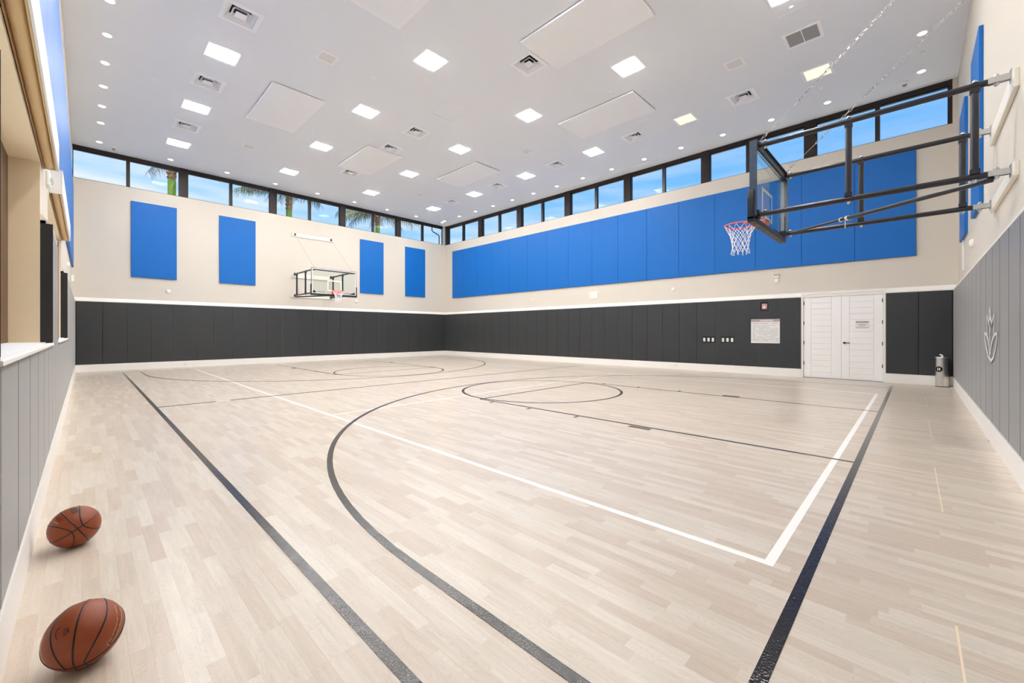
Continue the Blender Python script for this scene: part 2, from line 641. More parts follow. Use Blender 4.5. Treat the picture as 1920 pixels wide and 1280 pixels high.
struct('trim_1', MB().prism(rail_prof(AX, AXU, 1), DYF, BYF, 'Y') if False else MB().add(
    [(x, y, z) for y in (DYF, BYF) for x, z in rail_prof(AX, AXU, 1)],
    [(0, 1, 2, 3, 4), (9, 8, 7, 6, 5)] + [(i, (i + 1) % 5, 5 + (i + 1) % 5, 5 + i) for i in range(5)]), M['trim'])
pr = rail_prof(BY, BYU, -1)
for k, (a, b) in enumerate(((AXF, DX0 - .0), (DX1 + .0, CXF))):
    struct('trim_%d' % (2 + k), MB().add([(x, y, z) for x in (a, b) for y, z in pr],
           [(0, 1, 2, 3, 4), (9, 8, 7, 6, 5)] + [(i, (i + 1) % 5, 5 + (i + 1) % 5, 5 + i) for i in range(5)]), M['trim'])
struct('trim_4', MB().box(DX0, DX1, BY + .005, BYU, DH, HT), M['trim'])
pr = rail_prof(CX, CXU, -1)
struct('trim_5', MB().add([(x, y, z) for y in (DYF, BYF) for x, z in pr],
       [(0, 1, 2, 3, 4), (9, 8, 7, 6, 5)] + [(i, (i + 1) % 5, 5 + (i + 1) % 5, 5 + i) for i in range(5)]), M['trim'])
pr = rail_prof(DY, DYU, 1)
for k, (a, b) in enumerate(((AXF, WIN[1][0]), (WIN[1][1], WIN[0][0]), (WIN[0][1], CXF))):
    struct('trim_%d' % (6 + k), MB().add([(x, y, z) for x in (a, b) for y, z in pr],
           [(0, 1, 2, 3, 4), (9, 8, 7, 6, 5)] + [(i, (i + 1) % 5, 5 + (i + 1) % 5, 5 + i) for i in range(5)]), M['trim'])
struct('baseboard_west', MB().box(AXF, AX + .002, DY, BY, 0, HB), M['trim'])
struct('baseboard_north', MB().box(AX + .002, DX0, BY - .002, BYF, 0, HB).box(DX1, CX - .002, BY - .002, BYF, 0, HB), M['trim'])
struct('baseboard_east', MB().box(CX - .002, CXF, DY, BY, 0, HB), M['trim'])
struct('baseboard_south', MB().box(AX + .002, CX - .002, DYF, DY + .002, 0, HB), M['trim'])

# ------------------------------------------------------------------ floor strips
f778 = 778.71
CT, ST = math.cos(TH), math.sin(TH)


def seen_area(x, y, l, w):
    dep = -ST * x + CT * y
    if dep < 1.2:
        return 0
    u = 960 + f778 * (CT * x + ST * y) / dep
    v = 622.5 + f778 * 1.33 / dep
    if u < -60 or u > 1980 or v > 1330:
        return 0
    return l * w * 1.33 * f778 ** 2 / dep ** 3


PW = 0.070
strips = []
y = DY
row = 0
while y < BY - 0.001:
    y1 = min(y + PW, BY)
    x = AX - random.uniform(0, 0.5)
    while x < CX:
        l = random.choice((0.40, 0.47, 0.54, 0.62))
        x1 = min(x + l, CX)
        xs = max(x, AX)
        if x1 - xs > 0.02:
            strips.append((xs, x1, y, y1, random.random()))
        x += l
    y = y1
    row += 1
G = 0.00012


def strip_mesh(lst, name):
    V, F, T = [], [], []
    for (x0, x1, y0, y1, t) in lst:
        o = len(V)
        V += [(x0 + G, y0 + G, 0), (x1 - G, y0 + G, 0), (x1 - G, y1 - G, 0), (x0 + G, y1 - G, 0),
              (x0 + G, y0 + G, -.004), (x1 - G, y0 + G, -.004), (x1 - G, y1 - G, -.004), (x0 + G, y1 - G, -.004)]
        F += [(o, o + 1, o + 2, o + 3), (o, o + 4, o + 5, o + 1), (o + 1, o + 5, o + 6, o + 2), (o + 2, o + 6, o + 7, o + 3), (o + 3, o + 7, o + 4, o)]
        T += [t] * 5
    me = bpy.data.meshes.new(name)
    me.from_pydata(V, [], F)
    me.materials.append(M['wood'])
    a = me.attributes.new('tone', 'FLOAT', 'FACE')
    a.data.foreach_set('value', T)
    me.update()
    return me


strips.sort(key=lambda s: -seen_area((s[0] + s[1]) / 2, (s[2] + s[3]) / 2, s[1] - s[0], s[3] - s[2]))
for s_ in strips[:300]:
    link('plank', strip_mesh([s_], 'plank'), floor)
o = link('planks', strip_mesh(strips[300:], 'planks'), floor)
o['kind'] = 'stuff'

# ------------------------------------------------------------------ court lines (children of the floor)


def flat_line(name, pts, w, m, z, label, closed=False):
    P = [Vector((p[0], p[1], 0)) for p in pts]
    n = len(P)
    lft, rgt = [], []
    for i in range(n):
        if closed:
            d = P[(i + 1) % n] - P[i - 1]
        else:
            d = P[min(i + 1, n - 1)] - P[max(i - 1, 0)]
        d.normalize()
        q = Vector((-d.y, d.x, 0)) * w / 2
        lft.append(P[i] + q)
        rgt.append(P[i] - q)
    V = [(a.x, a.y, z) for a in lft] + [(a.x, a.y, z) for a in rgt] + [(a.x, a.y, 0) for a in lft] + [(a.x, a.y, 0) for a in rgt]
    F = []
    for i in range(n if closed else n - 1):
        j = (i + 1) % n
        F += [(i, j, n + j, n + i), (i, 2 * n + i, 2 * n + j, j), (n + i, n + j, 3 * n + j, 3 * n + i)]
    if not closed:
        F += [(0, n, 3 * n, 2 * n), (n - 1, 3 * n - 1, 4 * n - 1, 2 * n - 1)]
    o = MB().add(V, F).build(name, m, floor)
    o['label'] = label
    return o


LW = 0.055
KX0, KX1 = -0.43, -18.83
MIDX = -9.62
CYC = 7.36
blk, wht = M['line_black'], M['line_white']
flat_line('court_line', [(KX1 - .03, .865), (KX0 + .03, .865)], LW, blk, .0018, 'long glossy black sideline beside the window wall')
flat_line('court_line', [(KX0, .865), (KX0, 14.0)], LW, blk, .0017, 'glossy black baseline under the near hoop')
flat_line('court_line', [(KX1, .865), (KX1, 14.0)], LW, blk, .0017, 'thin black baseline under the far hoop')
flat_line('court_line', [(MIDX, .865), (MIDX, 14.0)], LW, blk, .0016, 'thin black line across the middle of the court')


def half(cx_arc, ftx, base, s, side):
    R = 6.05
    pts = [(base, CYC - R + .0), (cx_arc, CYC - R)]
    pts += [(cx_arc + s * R * math.sin(a), CYC - R * math.cos(a)) for a in [PI * k / 72 for k in range(1, 72)]]
    pts += [(cx_arc, CYC + R), (base, CYC + R)]
    flat_line('court_line', pts, LW, blk, .0020, 'black three point arc of the %s half' % side)
    flat_line('court_line', [(base, CYC - 1.88), (ftx, CYC - 1.88)], LW * .9, blk, .0015, 'black lane line of the %s key, on the window wall side' % side)
    flat_line('court_line', [(base, CYC + 1.90), (ftx, CYC + 1.90)], LW * .9, blk, .0015, 'black lane line of the %s key, on the long wall side' % side)
    flat_line('court_line', [(ftx, CYC - 1.88), (ftx, CYC + 1.90)], LW * .9, blk, .0014, 'black free throw line of the %s key' % side)
    flat_line('court_line', [(ftx + 1.80 * math.cos(2 * PI * k / 72), CYC + 1.80 * math.sin(2 * PI * k / 72)) for k in range(72)], LW, blk, .0013,
              'black free throw circle of the %s half' % side, closed=True)
    for dy, sg in ((-1.88, -1), (1.90, 1)):
        yy = CYC + dy + sg * .10
        for tx in (2.33, 3.40, 4.40, 5.35):
            if tx == 2.33:
                xx = base + s * tx
                flat_line('lane_block', [(xx - .16, yy), (xx + .16, yy)], .11, M['line_brown'] if sg < 0 else blk, .0012, 'short block beside the %s lane' % side)
            else:
                xx = base + s * tx
                flat_line('lane_mark', [(xx, yy - .055), (xx, yy + .055)], .05, M['line_brown'] if sg < 0 else blk, .0012, 'short dash beside the %s lane' % side)


half(-2.05, -6.22, KX0, -1, 'near')
half(2 * MIDX + 2.05, 2 * MIDX + 6.22, KX1, 1, 'far')
flat_line('court_line', [(-18.62, 2.745), (-0.583, 2.745)], .052, wht, .0010, 'long white sideline on the window wall side')
flat_line('court_line', [(-18.62, 11.85), (-0.583, 11.85)], .05, wht, .0010, 'long white sideline on the long wall side')
flat_line('court_line', [(-0.608, 2.72), (-0.608, 11.87)], .052, wht, .0011, 'white end line in front of the near black baseline')
flat_line('court_line', [(-18.6, 2.72), (-18.6, 11.87)], .05, wht, .0011, 'white end line of the far half')
flat_line('court_line', [(-6.72, 2.745), (-6.92, 11.85)], .045, wht, .0009, 'thin white line crossing the three point arc')
for a, b in ((11.94, 10.42), (8.87, 7.33), (5.83, 4.42), (2.75, 1.30)):
    flat_line('floor_mark', [(0.13, a), (0.14, b)], .008, M['line_tan'], .0009, 'thin cream dash beside the near end wall')  # thin cream strips laid on the floor in a dashed row
flat_line('floor_mark', [(-9.62, 1.74), (-9.62, 1.98)], .062, M['line_tan'], .0022, 'cream tape patch on the middle line')

# ------------------------------------------------------------------ wall pads


def pad_mesh(w, h, t=0.045, r=0.006):
    return MB().rbox(-w / 2 + .0045, w / 2 - .0045, 0, t, 0, h, r, 2).mesh('wall_pad', M['pad'])


PITCH = 0.61
pm_full = pad_mesh(PITCH, HP - HB - .01)
pm_low = pad_mesh(PITCH, WZ0 - HB - .015)


def put_pad(me, wall, x, y, z, rz):
    o = link('wall_pad', me, wall)
    o.location = (x, y, z)
    o.rotation_euler = (0, 0, rz)
    return o


for wa, wb in WIN:
    for xe in (wa, wb):
        MB().box(xe - .004 if xe == wb else xe, xe if xe == wb else xe + .004, DYU + .004, DY - .002, WZ0 + .035, HP + .05).build('pad_side', M['padback'], low_s)
# west wall: pads face +X   (local +Y -> world +X : rz = -90deg)
yy = -0.22
n = 24
pw = (BY + .045 - yy) / n
pmA = pad_mesh(pw, HP - HB - .01)
for i in range(n):
    put_pad(pmA, low_w, AXF, yy + pw * (i + .5), HB + .005, -PI / 2)
# south wall: pads face +Y
x = -6.21
spans = []
k = 0
xs_ = []
xx = -6.21
while xx < CX - .1:
    xs_.append((xx, min(xx + PITCH, CX)))
    xx += PITCH
cl = []
for a, b in xs_:
    cl.append((a, b))
xs_ = cl
p2 = 1.20 / 2
xs_ += [(-7.41, -6.81), (-6.81, -6.21)]
w3 = 3.70 / 6
xs_ += [(-11.11 + w3 * i, -11.11 + w3 * (i + 1)) for i in range(6)]
w4 = (-11.11 - AX) / 14
xs_ += [(AX + w4 * i, AX + w4 * (i + 1)) for i in range(14)]
for a, b in xs_:
    cxm = (a + b) / 2
    under = any(wa - .01 < cxm < wb for wa, wb in WIN)
    put_pad(pad_mesh(b - a, (WZ0 - HB - .015) if under else (HP - HB - .01)), low_s, cxm, DYF, HB + .005, 0)
# east wall: pads face -X
yy = 5.67 - PITCH * 1.0 * 10
yl = [5.67 + .6225 * i for i in range(15)] + [BY]
yl = [5.67 - .6225 * i for i in range(9, 0, -1)] + yl
for a, b in zip(yl[:-1], yl[1:]):
    if b - a > .1:
        put_pad(pad_mesh(b - a, HP - HB - .01), low_e, CXF, (a + b) / 2, HB + .005, PI / 2)
# north wall: pads face -Y (rz = pi); some have cut-outs
FIRE = (-3.52, -3.29, 1.99, 2.28)
RULES = (-3.80, -2.985, 0.97, 1.76)
SW1 = (-5.28, -4.86, 0.97, 1.18)
SW2 = (-4.68, -4.26, 0.97, 1.18)
cuts = [FIRE, RULES, SW1, SW2]
xb = [-2.452, -2.99, -3.60, -4.235, -4.85, -5.46]
while xb[-1] > AX + .3:
    xb.append(xb[-1] - .6105)
xb[-1] = AX + .004
seg = [(b, a) for a, b in zip(xb[:-1], xb[1:])] + [(-0.578, 0.045), (0.045, CX - .004)]
for a, b in seg:
    hs = [c for c in cuts if c[0] < b - .02 and c[1] > a + .02]
    if hs:
        mb = MB().plate('XZ', a + .0045, b - .0045, HB + .005, HP - .005, BYF - .045, BYF, hs)
        mb.build('wall_pad', M['pad'], low_n)
    else:
        put_pad(pad_mesh(b - a, HP - HB - .01), low_n, (a + b) / 2, BYF, HB + .005, PI)

# emblem on the near end wall (thin white print on the pads)
S = [[(7.672, 1.63), (7.735, 1.54), (7.767, 1.447)], [(7.672, 1.63), (7.591, 1.522), (7.531, 1.434)],
     [(7.952, 1.313), (7.969, 1.409), (7.98, 1.547), (7.842, 1.475), (7.725, 1.393), (7.662, 1.314), (7.662, 1.209)],
     [(7.305, 1.315), (7.282, 1.414), (7.272, 1.539), (7.413, 1.48), (7.571, 1.405), (7.652, 1.314)],
     [(7.672, 1.512), (7.767, 1.447), (7.698, 1.367)], [(7.672, 1.512), (7.531, 1.434), (7.631, 1.366)],
     [(8.201, 1.316), (8.171, 1.228), (8.026, 1.119), (7.831, 1.031), (7.56, 0.987), (7.328, 1.039), (7.168, 1.144), (7.08, 1.243), (7.05, 1.315)],
     [(8.201, 1.316), (7.997, 1.299), (7.831, 1.233), (7.725, 1.155), (7.662, 1.025)],
     [(7.05, 1.315), (7.236, 1.303), (7.413, 1.251), (7.545, 1.172), (7.662, 1.025)]]
em_root = MB()
for stroke in S:
    pts = [Vector((a, b)) for a, b in stroke]
    for a, b in zip(pts[:-1], pts[1:]):
        d = (b - a).normalized()
        q = Vector((-d.y, d.x)) * .016
        a2, b2 = a - d * .008, b + d * .008
        em_root.prism([tuple(a2 + q), tuple(b2 + q), tuple(b2 - q), tuple(a2 - q)], CX - .0035, CX - .0005, 'X')
o = em_root.build('wall_emblem', M['padwhite'])
tag(o, 'white outline leaf crown emblem printed on the dark pads of the near end wall', 'emblem')

# ------------------------------------------------------------------ blue wall panels


def blue_panel_mesh(w, h, t=.05):
    return MB().rbox(-w / 2 + .0035, w / 2 - .0035, 0, t, 0, h, .006, 2).mesh('acoustic_panel', M['blue'])


BZ0, BZ1 = 3.30, 6.00
bm_ = blue_panel_mesh(1.28, BZ1 - BZ0)
labs = ['blue padded panel on the far wall, nearest the window wall', 'blue padded panel on the far wall, between the outermost one and the small far hoop',
        'blue padded panel on the far wall, just past the far hoop', 'blue padded panel on the far wall, nearest the long row of blue panels']
for (a, b), lb in zip(((1.13, 2.41), (3.73, 5.02), (9.61, 10.89), (12.18, 13.46)), labs):
    o = link('acoustic_panel', bm_)
    o.location = (AXU + .002, (a + b) / 2, BZ0)
    o.rotation_euler = (0, 0, -PI / 2)
    tag(o, lb, 'wall panel', 'single blue panels on the end walls')
for (a, b), lb in zip(((9.50, 10.78), (12.15, 13.43)), ('blue padded panel on the near end wall, closer to the near hoop mounting', 'blue padded panel on the near end wall, closer to the white double door')):
    o = link('acoustic_panel', bm_)
    o.location = (CXU - .002, (a + b) / 2, BZ0)
    o.rotation_euler = (0, 0, PI / 2)
    tag(o, lb, 'wall panel', 'single blue panels on the end walls')
rowp = empty('panel_row', (0, BYU - .002, BZ0))
tag(rowp, 'long unbroken row of blue padded panels above the door wall', 'wall panels')
MB().box(-19.27, -.01, -.03, 0, .01, BZ1 - BZ0 - .01).build('backing', M['blueback'], rowp)  # added sheet, its dark colour gives the panel gaps their shade
be = [0.0] + [-1.22 * i for i in range(1, 16)] + [-19.28]
bmw = blue_panel_mesh(1.22, BZ1 - BZ0)
for a, b in zip(be[:-1], be[1:]):
    o = link('panel', bmw if abs(a - b - 1.22) < .01 else blue_panel_mesh(a - b, BZ1 - BZ0), rowp)
    o.location = ((a + b) / 2, 0, 0)
    o.rotation_euler = (0, 0, PI)
rowd = empty('panel_row', (0, DYU + .002, 3.42))
tag(rowd, 'row of blue padded panels high on the window wall above the shades', 'wall panels')
bmd = blue_panel_mesh(1.22, BZ1 - 3.42)
MB().box(-19.5, -.01, 0, .03, .01, BZ1 - 3.43).build('backing', M['blueback'], rowd)  # same added dark sheet, shading the gaps of this row by colour
for i in range(16):
    o = link('panel', bmd, rowd)
    o.location = (-0.61 - 1.22 * i, 0, 0)

# ------------------------------------------------------------------ clerestory windows
wi = 1
ty = 9


def clerestory(axis, lo, hi, thin, face, inward):
    """one window: frame (structure) > mullion, pane, pane.  axis 'Y' = runs along Y in the west wall, 'X' = along X in the north wall"""
    global wi
    d0, d1 = sorted((face - inward * .02, face - inward * .16))
    g0, g1 = sorted((face - inward * .085, face - inward * .093))
    h0, h1 = sorted((face - inward * .05, face - inward * .12))

    def B(mb, a, b, z0, z1, p0, p1):
        if axis == 'Y':
            mb.box(p0, p1, a, b, z0, z1)
        else:
            mb.box(a, b, p0, p1, z0, z1)
        return mb
    t = .022
    fr = MB()
    B(fr, lo, hi, HC - .13, HC, d0, d1)
    B(fr, lo, hi, HC - .165, HC - .13, h0, h1)
    B(fr, lo, hi, HS, HS + .018, d0, d1)
    B(fr, lo, lo + t, HS + .018, HC - .13, h0, h1)
    B(fr, hi - t, hi, HS + .018, HC - .13, h0, h1)
    w = struct('window_%d' % wi, fr, M['bronze'])
    wi += 1
    B(MB(), thin - .05, thin + .05, HS + .018, HC - .13, d0, d1).build('mullion', M['bronze'], w)
    for a, b in ((lo + t, thin - .05), (thin + .05, hi - t)):
        B(MB(), a, b, HS + .018, HC - .165, g0, g1).build('pane', M['glass'], w)
    return w


wide = [(-0.36, -0.30), (2.49, 2.74), (5.57, 5.83), (8.62, 8.89), (11.68, 11.94), (14.72, 14.93)]
thins = [1.06, 4.15, 7.23, 10.36, 13.35]
for (a, b), (c, d), t in zip(wide[:-1], wide[1:], thins):
    clerestory('Y', b, c, t, AXU, 1)
for a, b in wide[1:-1]:
    struct('trim_%d' % ty, MB().box(AXU - .2, AXU - .003, a, b, HS, HC), M['bronze'])
    ty += 1
wideN = [(-20.02, -19.80), (-17.07, -16.78), (-14.18, -13.88), (-11.24, -10.93), (-8.32, -8.03), (-5.35, -5.07), (-2.38, -2.10), (0.58, 0.64)]
thinN = [-18.4, -15.46, -12.56, -9.62, -6.70, -3.90, -0.75]
for (a, b), (c, d), t in zip(wideN[:-1], wideN[1:], thinN):
    clerestory('X', b, c, t, BYU, -1)
for a, b in wideN[:]:
    struct('trim_%d' % ty, MB().box(a, b, BYU + .003, BYU + .2, HS, HC), M['bronze'])
    ty += 1

# ------------------------------------------------------------------ windows of the south wall with shades
for i, (a, b) in enumerate(WIN):
    yo = DYU - .20
    fr = MB()
    fr.plate('XZ', a, b, WZ0, WZ1, yo - .09, yo, [(a + .55, (a + b) / 2 - .04, WZ0 + .1, WZ1 - .1), ((a + b) / 2 + .04, b - .12, WZ0 + .1, WZ1 - .1)])
    w = struct('window_%d' % wi, fr, M['bronze2'])
    wi += 1
    MB().box(a + .55, (a + b) / 2 - .04, yo - .05, yo - .042, WZ0 + .1, WZ1 - .1).build('pane', M['glass'], w)
    MB().box((a + b) / 2 + .04, b - .12, yo - .05, yo - .042, WZ0 + .1, WZ1 - .1).build('pane', M['glass'], w)
    # painted reveals and the sill
    o = MB().box(a, a + .012, yo, DYU + .002, WZ0 + .03, WZ1).box(b - .012, b, yo, DYU + .002, WZ0 + .03, WZ1).box(a + .012, b - .012, yo, DYU, WZ1 - .012, WZ1).build('window_reveal', M['jamb'], w)
    o['label'] = 'tan painted window reveal'
    MB().box(a + .002, b - .002, yo, DYF + .0, WZ0, WZ0 + .03).rbox(a + .002, b - .002, DYF, DY + .006, WZ0 - .004, WZ0 + .022, .006).build('window_sill', M['trim'], w)
    # pier cheeks between the room face and the pads
    # headbox with roller shade
    hx0, hx1 = (a - .42, b + .35) if i == 0 else (a - .45, b - .28)
    r = empty('roller_shade', ((hx0 + hx1) / 2, DYU + .002, 3.06))
    hw = (hx1 - hx0) / 2
    tag(r, ['white boxed roller shade over the near window of the left wall', 'white boxed roller shade over the far window of the left wall'][i],
        'window shade', 'roller shades on the window wall')
    D = .115
    MB().rbox(-hw, hw, D - .014, D, 0, .30, .004).box(-hw, hw, 0, D - .014, .286, .30).box(-hw, -hw + .012, 0, D - .014, 0, .286).box(hw - .012, hw, 0, D - .014, 0, .286).build('headbox', M['padwhite'], r)
    MB().box(-hw + .013, hw - .013, .088, D - .015, .06, .07).box(-hw + .013, hw - .013, D - .026, D - .015, .004, .06).build('headbox_lining', M['tan'], r)
    MB().tube((-hw + .03, .046, .045), (hw - .03, .046, .045), .040, 24).build('roller', M['tan'], r, 40)
    MB().box(-hw + .03, hw - .03, .004, .009, -.012, .06).build('bottom_bar', M['tandk'], r)
    for q in range(5):
        xq = -hw + .4 + q * (2 * hw - .8) / 4
        MB().box(xq - .008, xq + .008, .088, D - .02, .03, .038).build('bracket', M['black'], r)

# ------------------------------------------------------------------ double door
frame = MB()
frame.box(DX0, DX0 + .055, BY + .02, BYU + .04, 0, DH).box(DX1 - .055, DX1, BY + .02, BYU + .04, 0, DH).box(DX0 + .055, DX1 - .055, BY + .02, BYU + .04, DH - .075, DH)
struct('trim_%d' % ty, frame, M['trim'])
ty += 1
leaves = [(DX0 + .058, -1.512, -2.21, -1.73, 1), (-1.506, DX1 - .058, -1.335, -0.82, -1)]
for i, (a, b, p0, p1, hs) in enumerate(leaves):
    d = MB()
    yf, yb = BY + .045, BY + .09
    d.rbox(a, p0 - .002, yf, yb, .012, DH - .08, .003, 1).rbox(p1 + .002, b, yf, yb, .012, DH - .08, .003, 1)
    d.box(p0 - .002, p1 + .002, yf + .014, yb, .012, DH - .08)
    dl = struct('door_%d' % (i + 1), d, M['door'])
    nb = 14
    zz0, zz1 = .015, DH - .083
    step = (zz1 - zz0) / nb
    bme = MB().rbox(-(p1 - p0) / 2 + .001, (p1 - p0) / 2 - .001, 0, .014, 0, step - .006, .003, 1).mesh('door_board', M['door'])
    for k in range(nb):
        o = link('door_board', bme, dl)
        o.location = ((p0 + p1) / 2, yf - .0005, zz0 + step * k)
    hxp = a if hs == 1 else b
    for z in (.42, 1.02, 1.60, 2.18):
        MB().box(hxp - .016, hxp + .016, yf - .012, yf, z - .05, z + .05).build('hinge', M['black'], dl)
lever = MB().lathe([(.0, -.012), (.03, -.012), (.03, 0), (0, 0)], (-1.445, BY + .045, 1.03), 20, 'Y').tube((-1.445, BY + .045, 1.03), (-1.445, BY - .0, 1.03), .010).tube((-1.455, BY + .003, 1.03), (-1.32, BY + .003, 1.03), .010)
lever.build('door_handle', M['black'], dl, 40)
sg = MB().rbox(-1.20, -.92, BY + .036, BY + .044, 1.44, 1.63, .002).build('door_sign', M['signtan'])
tag(sg, 'small cream sign plate on the right leaf of the double door', 'sign')
MB().box(-1.198, -.922, BY + .0345, BY + .036, 1.59, 1.625).build('sign_header', M['signgrey'], sg)
MB().box(-1.198, -.922, BY + .0345, BY + .036, 1.443, 1.452).build('sign_rule', M['signgrey'], sg)
text_mesh('STORAGE', .040, 'sign_text', M['signdk'], sg, (-1.06, BY + .0352, 1.545), (PI / 2, 0, 0))
text_mesh('ROOM', .040, 'sign_text', M['signdk'], sg, (-1.06, BY + .0352, 1.50), (PI / 2, 0, 0))

# ------------------------------------------------------------------ rules board, switches, alarm
rb = MB().box(-3.78, -2.99, BYF - .030, BYF, .985, 1.74).build('rules_board', M['paper'])
tag(rb, 'white rules board set into the dark pads beside the double door', 'sign')
yb_ = BYF - .0302
MB().box(-3.78, -2.99, yb_ - .002, yb_, 1.655, 1.735).build('header_band', M['signpink'], rb)
hd = MB()
for k in range(8):
    hd.box(-3.52 + k * .045, -3.492 + k * .045, yb_ - .003, yb_ - .002, 1.675, 1.715)
hd.build('header_print', M['paper'], rb)
text_mesh('SPORTS COMPLEX', .062, 'sign_text', M['signgrey'], rb, (-3.51, yb_ - .001, 1.605), (PI / 2, 0, 0), sx=.86)
text_mesh('RULES', .062, 'sign_text', M['signred'], rb, (-3.12, yb_ - .001, 1.605), (PI / 2, 0, 0), sx=.9)
bt = MB()
random.seed(3)
for k in range(17):
    z = 1.545 - k * .031
    xx = -3.73
    while xx < -3.06:
        l = random.uniform(.03, .09)
        if random.random() < .82:
            bt.box(xx, min(xx + l, -3.03), yb_ - .001, yb_, z - .004, z + .004)
        xx += l + .014
bt.build('rules_print', M['signgrey'], rb)
for i, (a, b) in enumerate(((-5.28, -4.86), (-4.68, -4.26))):
    s_ = empty('switch_bank', ((a + b) / 2, BYF, 1.075))
    tag(s_, ['bank of three white wall switches in the pads, farther from the rules board', 'bank of three white wall switches in the pads, next to the rules board'][i], 'light switch', 'switch banks in the pads')
    MB().box(-.205, .205, -.004, 0, -.10, .10).build('back_plate', M['padback'], s_)
    for k in range(3):
        MB().rbox(-.15 + .14 * k - .036, -.15 + .14 * k + .036, -.018, -.004, -.062, .062, .005).build('switch_plate', M['padwhite'], s_)
        MB().rbox(-.15 + .14 * k - .015, -.15 + .14 * k + .015, -.024, -.018, -.03, .03, .003).build('rocker', M['ivory'], s_)
s_ = empty('fire_alarm', (-3.405, BYF, 2.13))
tag(s_, 'small pale red square alarm set into a pad above the rules board', 'alarm')
MB().box(-.11, .11, -.004, 0, -.14, .14).build('back_plate', M['padback'], s_)
MB().rbox(-.07, .075, -.035, -.004, -.085, .09, .012).build('housing', M['alarm'], s_)
MB().lathe([(0, -.05), (.025, -.047), (.036, -.035), (.036, -.03)], (0, 0, -.02), 16, 'Y').build('strobe_lens', M['padwhite'], s_, 50)


# wall devices
def round_device(loc, rz, label, name='wall_sensor', cat='sensor', r=.075):
    s = empty(name, loc, rz)
    tag(s, label, cat, 'round wall sensors above the pads')
    MB().lathe([(0, -.0), (r, 0), (r, -.018), (r * .9, -.028)], (0, 0, 0), 24, 'Y').build('base', M['ivory'], s, 40)
    MB().lathe([(r * .82, -.028), (r * .7, -.045), (r * .4, -.052), (0, -.054)], (0, 0, 0), 24, 'Y').build('dome', M['padwhite'], s, 60)
    return s


round_device((AXU, 2.16, 2.85), PI / 2, 'round white sensor on the far wall below the first blue panels')
round_device((AXU, 9.44, 2.86), PI / 2, 'round white sensor on the far wall beside the far hoop')
round_device((-13.1, BYU, 2.87), 0, 'small round white sensor on the long wall, nearest the far corner', r=.06)
round_device((-6.31, BYU, 2.88), 0, 'round white sensor on the long wall, halfway along the blue row')
round_device((CXU, 11.1, 2.93), -PI / 2, 'round white sensor on the near end wall below the blue panels')
round_device((-14.8, DYU, 2.98), PI, 'round white sensor high on the window wall past the far shade')
s_ = empty('wall_sounder', (-9.71, BYU, 2.88))
tag(s_, 'square white wall sounder with a round face below the blue row', 'sounder')
MB().rbox(-.2, .2, -.02, 0, -.15, .15, .01).build('plate', M['ivory'], s_)
MB().lathe([(0, -.045), (.06, -.04), (.09, -.02), (.09, -.018)], (0, 0, 0), 24, 'Y').build('dome', M['padwhite'], s_, 50)
s_ = empty('wall_device', (-3.09, BYU, 3.0))
tag(s_, 'small ivory wall device with dark vertical slots above the double door wall pads', 'wall device')
MB().rbox(-.075, .075, -.05, 0, .0, .14, .008).build('housing', M['ivory'], s_)
sl = MB()
for k in range(4):
    sl.box(-.06 + k * .034, -.045 + k * .034, -.054, -.05, .055, .13)
sl.build('slots', M['signdk'], s_)
MB().rbox(-.05, .045, -.035, 0, -.14, -.02, .006).build('lower_box', M['padwhite'], s_)
s_ = empty('wall_box', (-19.3, DYU, 3.05))
tag(s_, 'small white box on the window wall right beside the far corner', 'wall box')
MB().rbox(-.07, .07, 0, .06, -.1, .1, .008).build('housing', M['padwhite'], s_)
MB().box(-.04, .04, .06, .064, -.14, -.115).build('label_plate', M['signgrey'], s_)
s_ = empty('wall_access_panel', (CXU, 13.2, 2.65))
tag(s_, 'tall slim white wall cover on the near end wall near the corner', 'wall cover')
MB().rbox(-.02, 0, -.12, .12, 0, .70, .004).build('cover', M['trim'], s_)
MB().box(-.022, -.02, -.10, .10, .02, .68).build('inset', M['ivory'], s_)
for i, (loc, lb, rz) in enumerate((((AX + .002, 2.66, .12), 'white outlet plate on the far wall baseboard', PI / 2), ((-6.18, BY - .002, .13), 'white outlet plate on the long wall baseboard', 0),
                                   ((-19.0, BY - .002, .12), 'white outlet plate on the long wall baseboard near the far corner', 0))):
    s_ = empty('wall_outlet', loc, rz)
    tag(s_, lb, 'outlet', 'outlets in the baseboard')
    MB().rbox(-.06, .06, -.008, 0, -.04, .04, .003).build('plate', M['ivory'], s_)
    MB().box(-.03, -.012, -.010, -.008, -.02, .02).build('socket', M['grey'], s_)
    MB().box(.012, .03, -.010, -.008, -.02, .02).build('socket', M['grey'], s_)
# emergency light on the pier
s_ = empty('emergency_light', (-7.2, DYU, 3.08))
tag(s_, 'white two-headed emergency light with green dot between the two shades', 'emergency light')
MB().rbox(-.11, .11, 0, .030, -.07, .10, .010).build('housing', M['padwhite'], s_)
for k in (-1, 1):
    MB().lathe([(.0, .0), (.024, .0), (.028, .020), (.0, .024)], (k * .06, .030, .0), 20, 'Y').build('lamp_head', M['steel'], s_, 40)
MB().lathe([(0, .0), (.008, .0), (.006, .004), (0, .005)], (.05, .031, -.045), 12, 'Y').build('indicator', M['green'], s_)

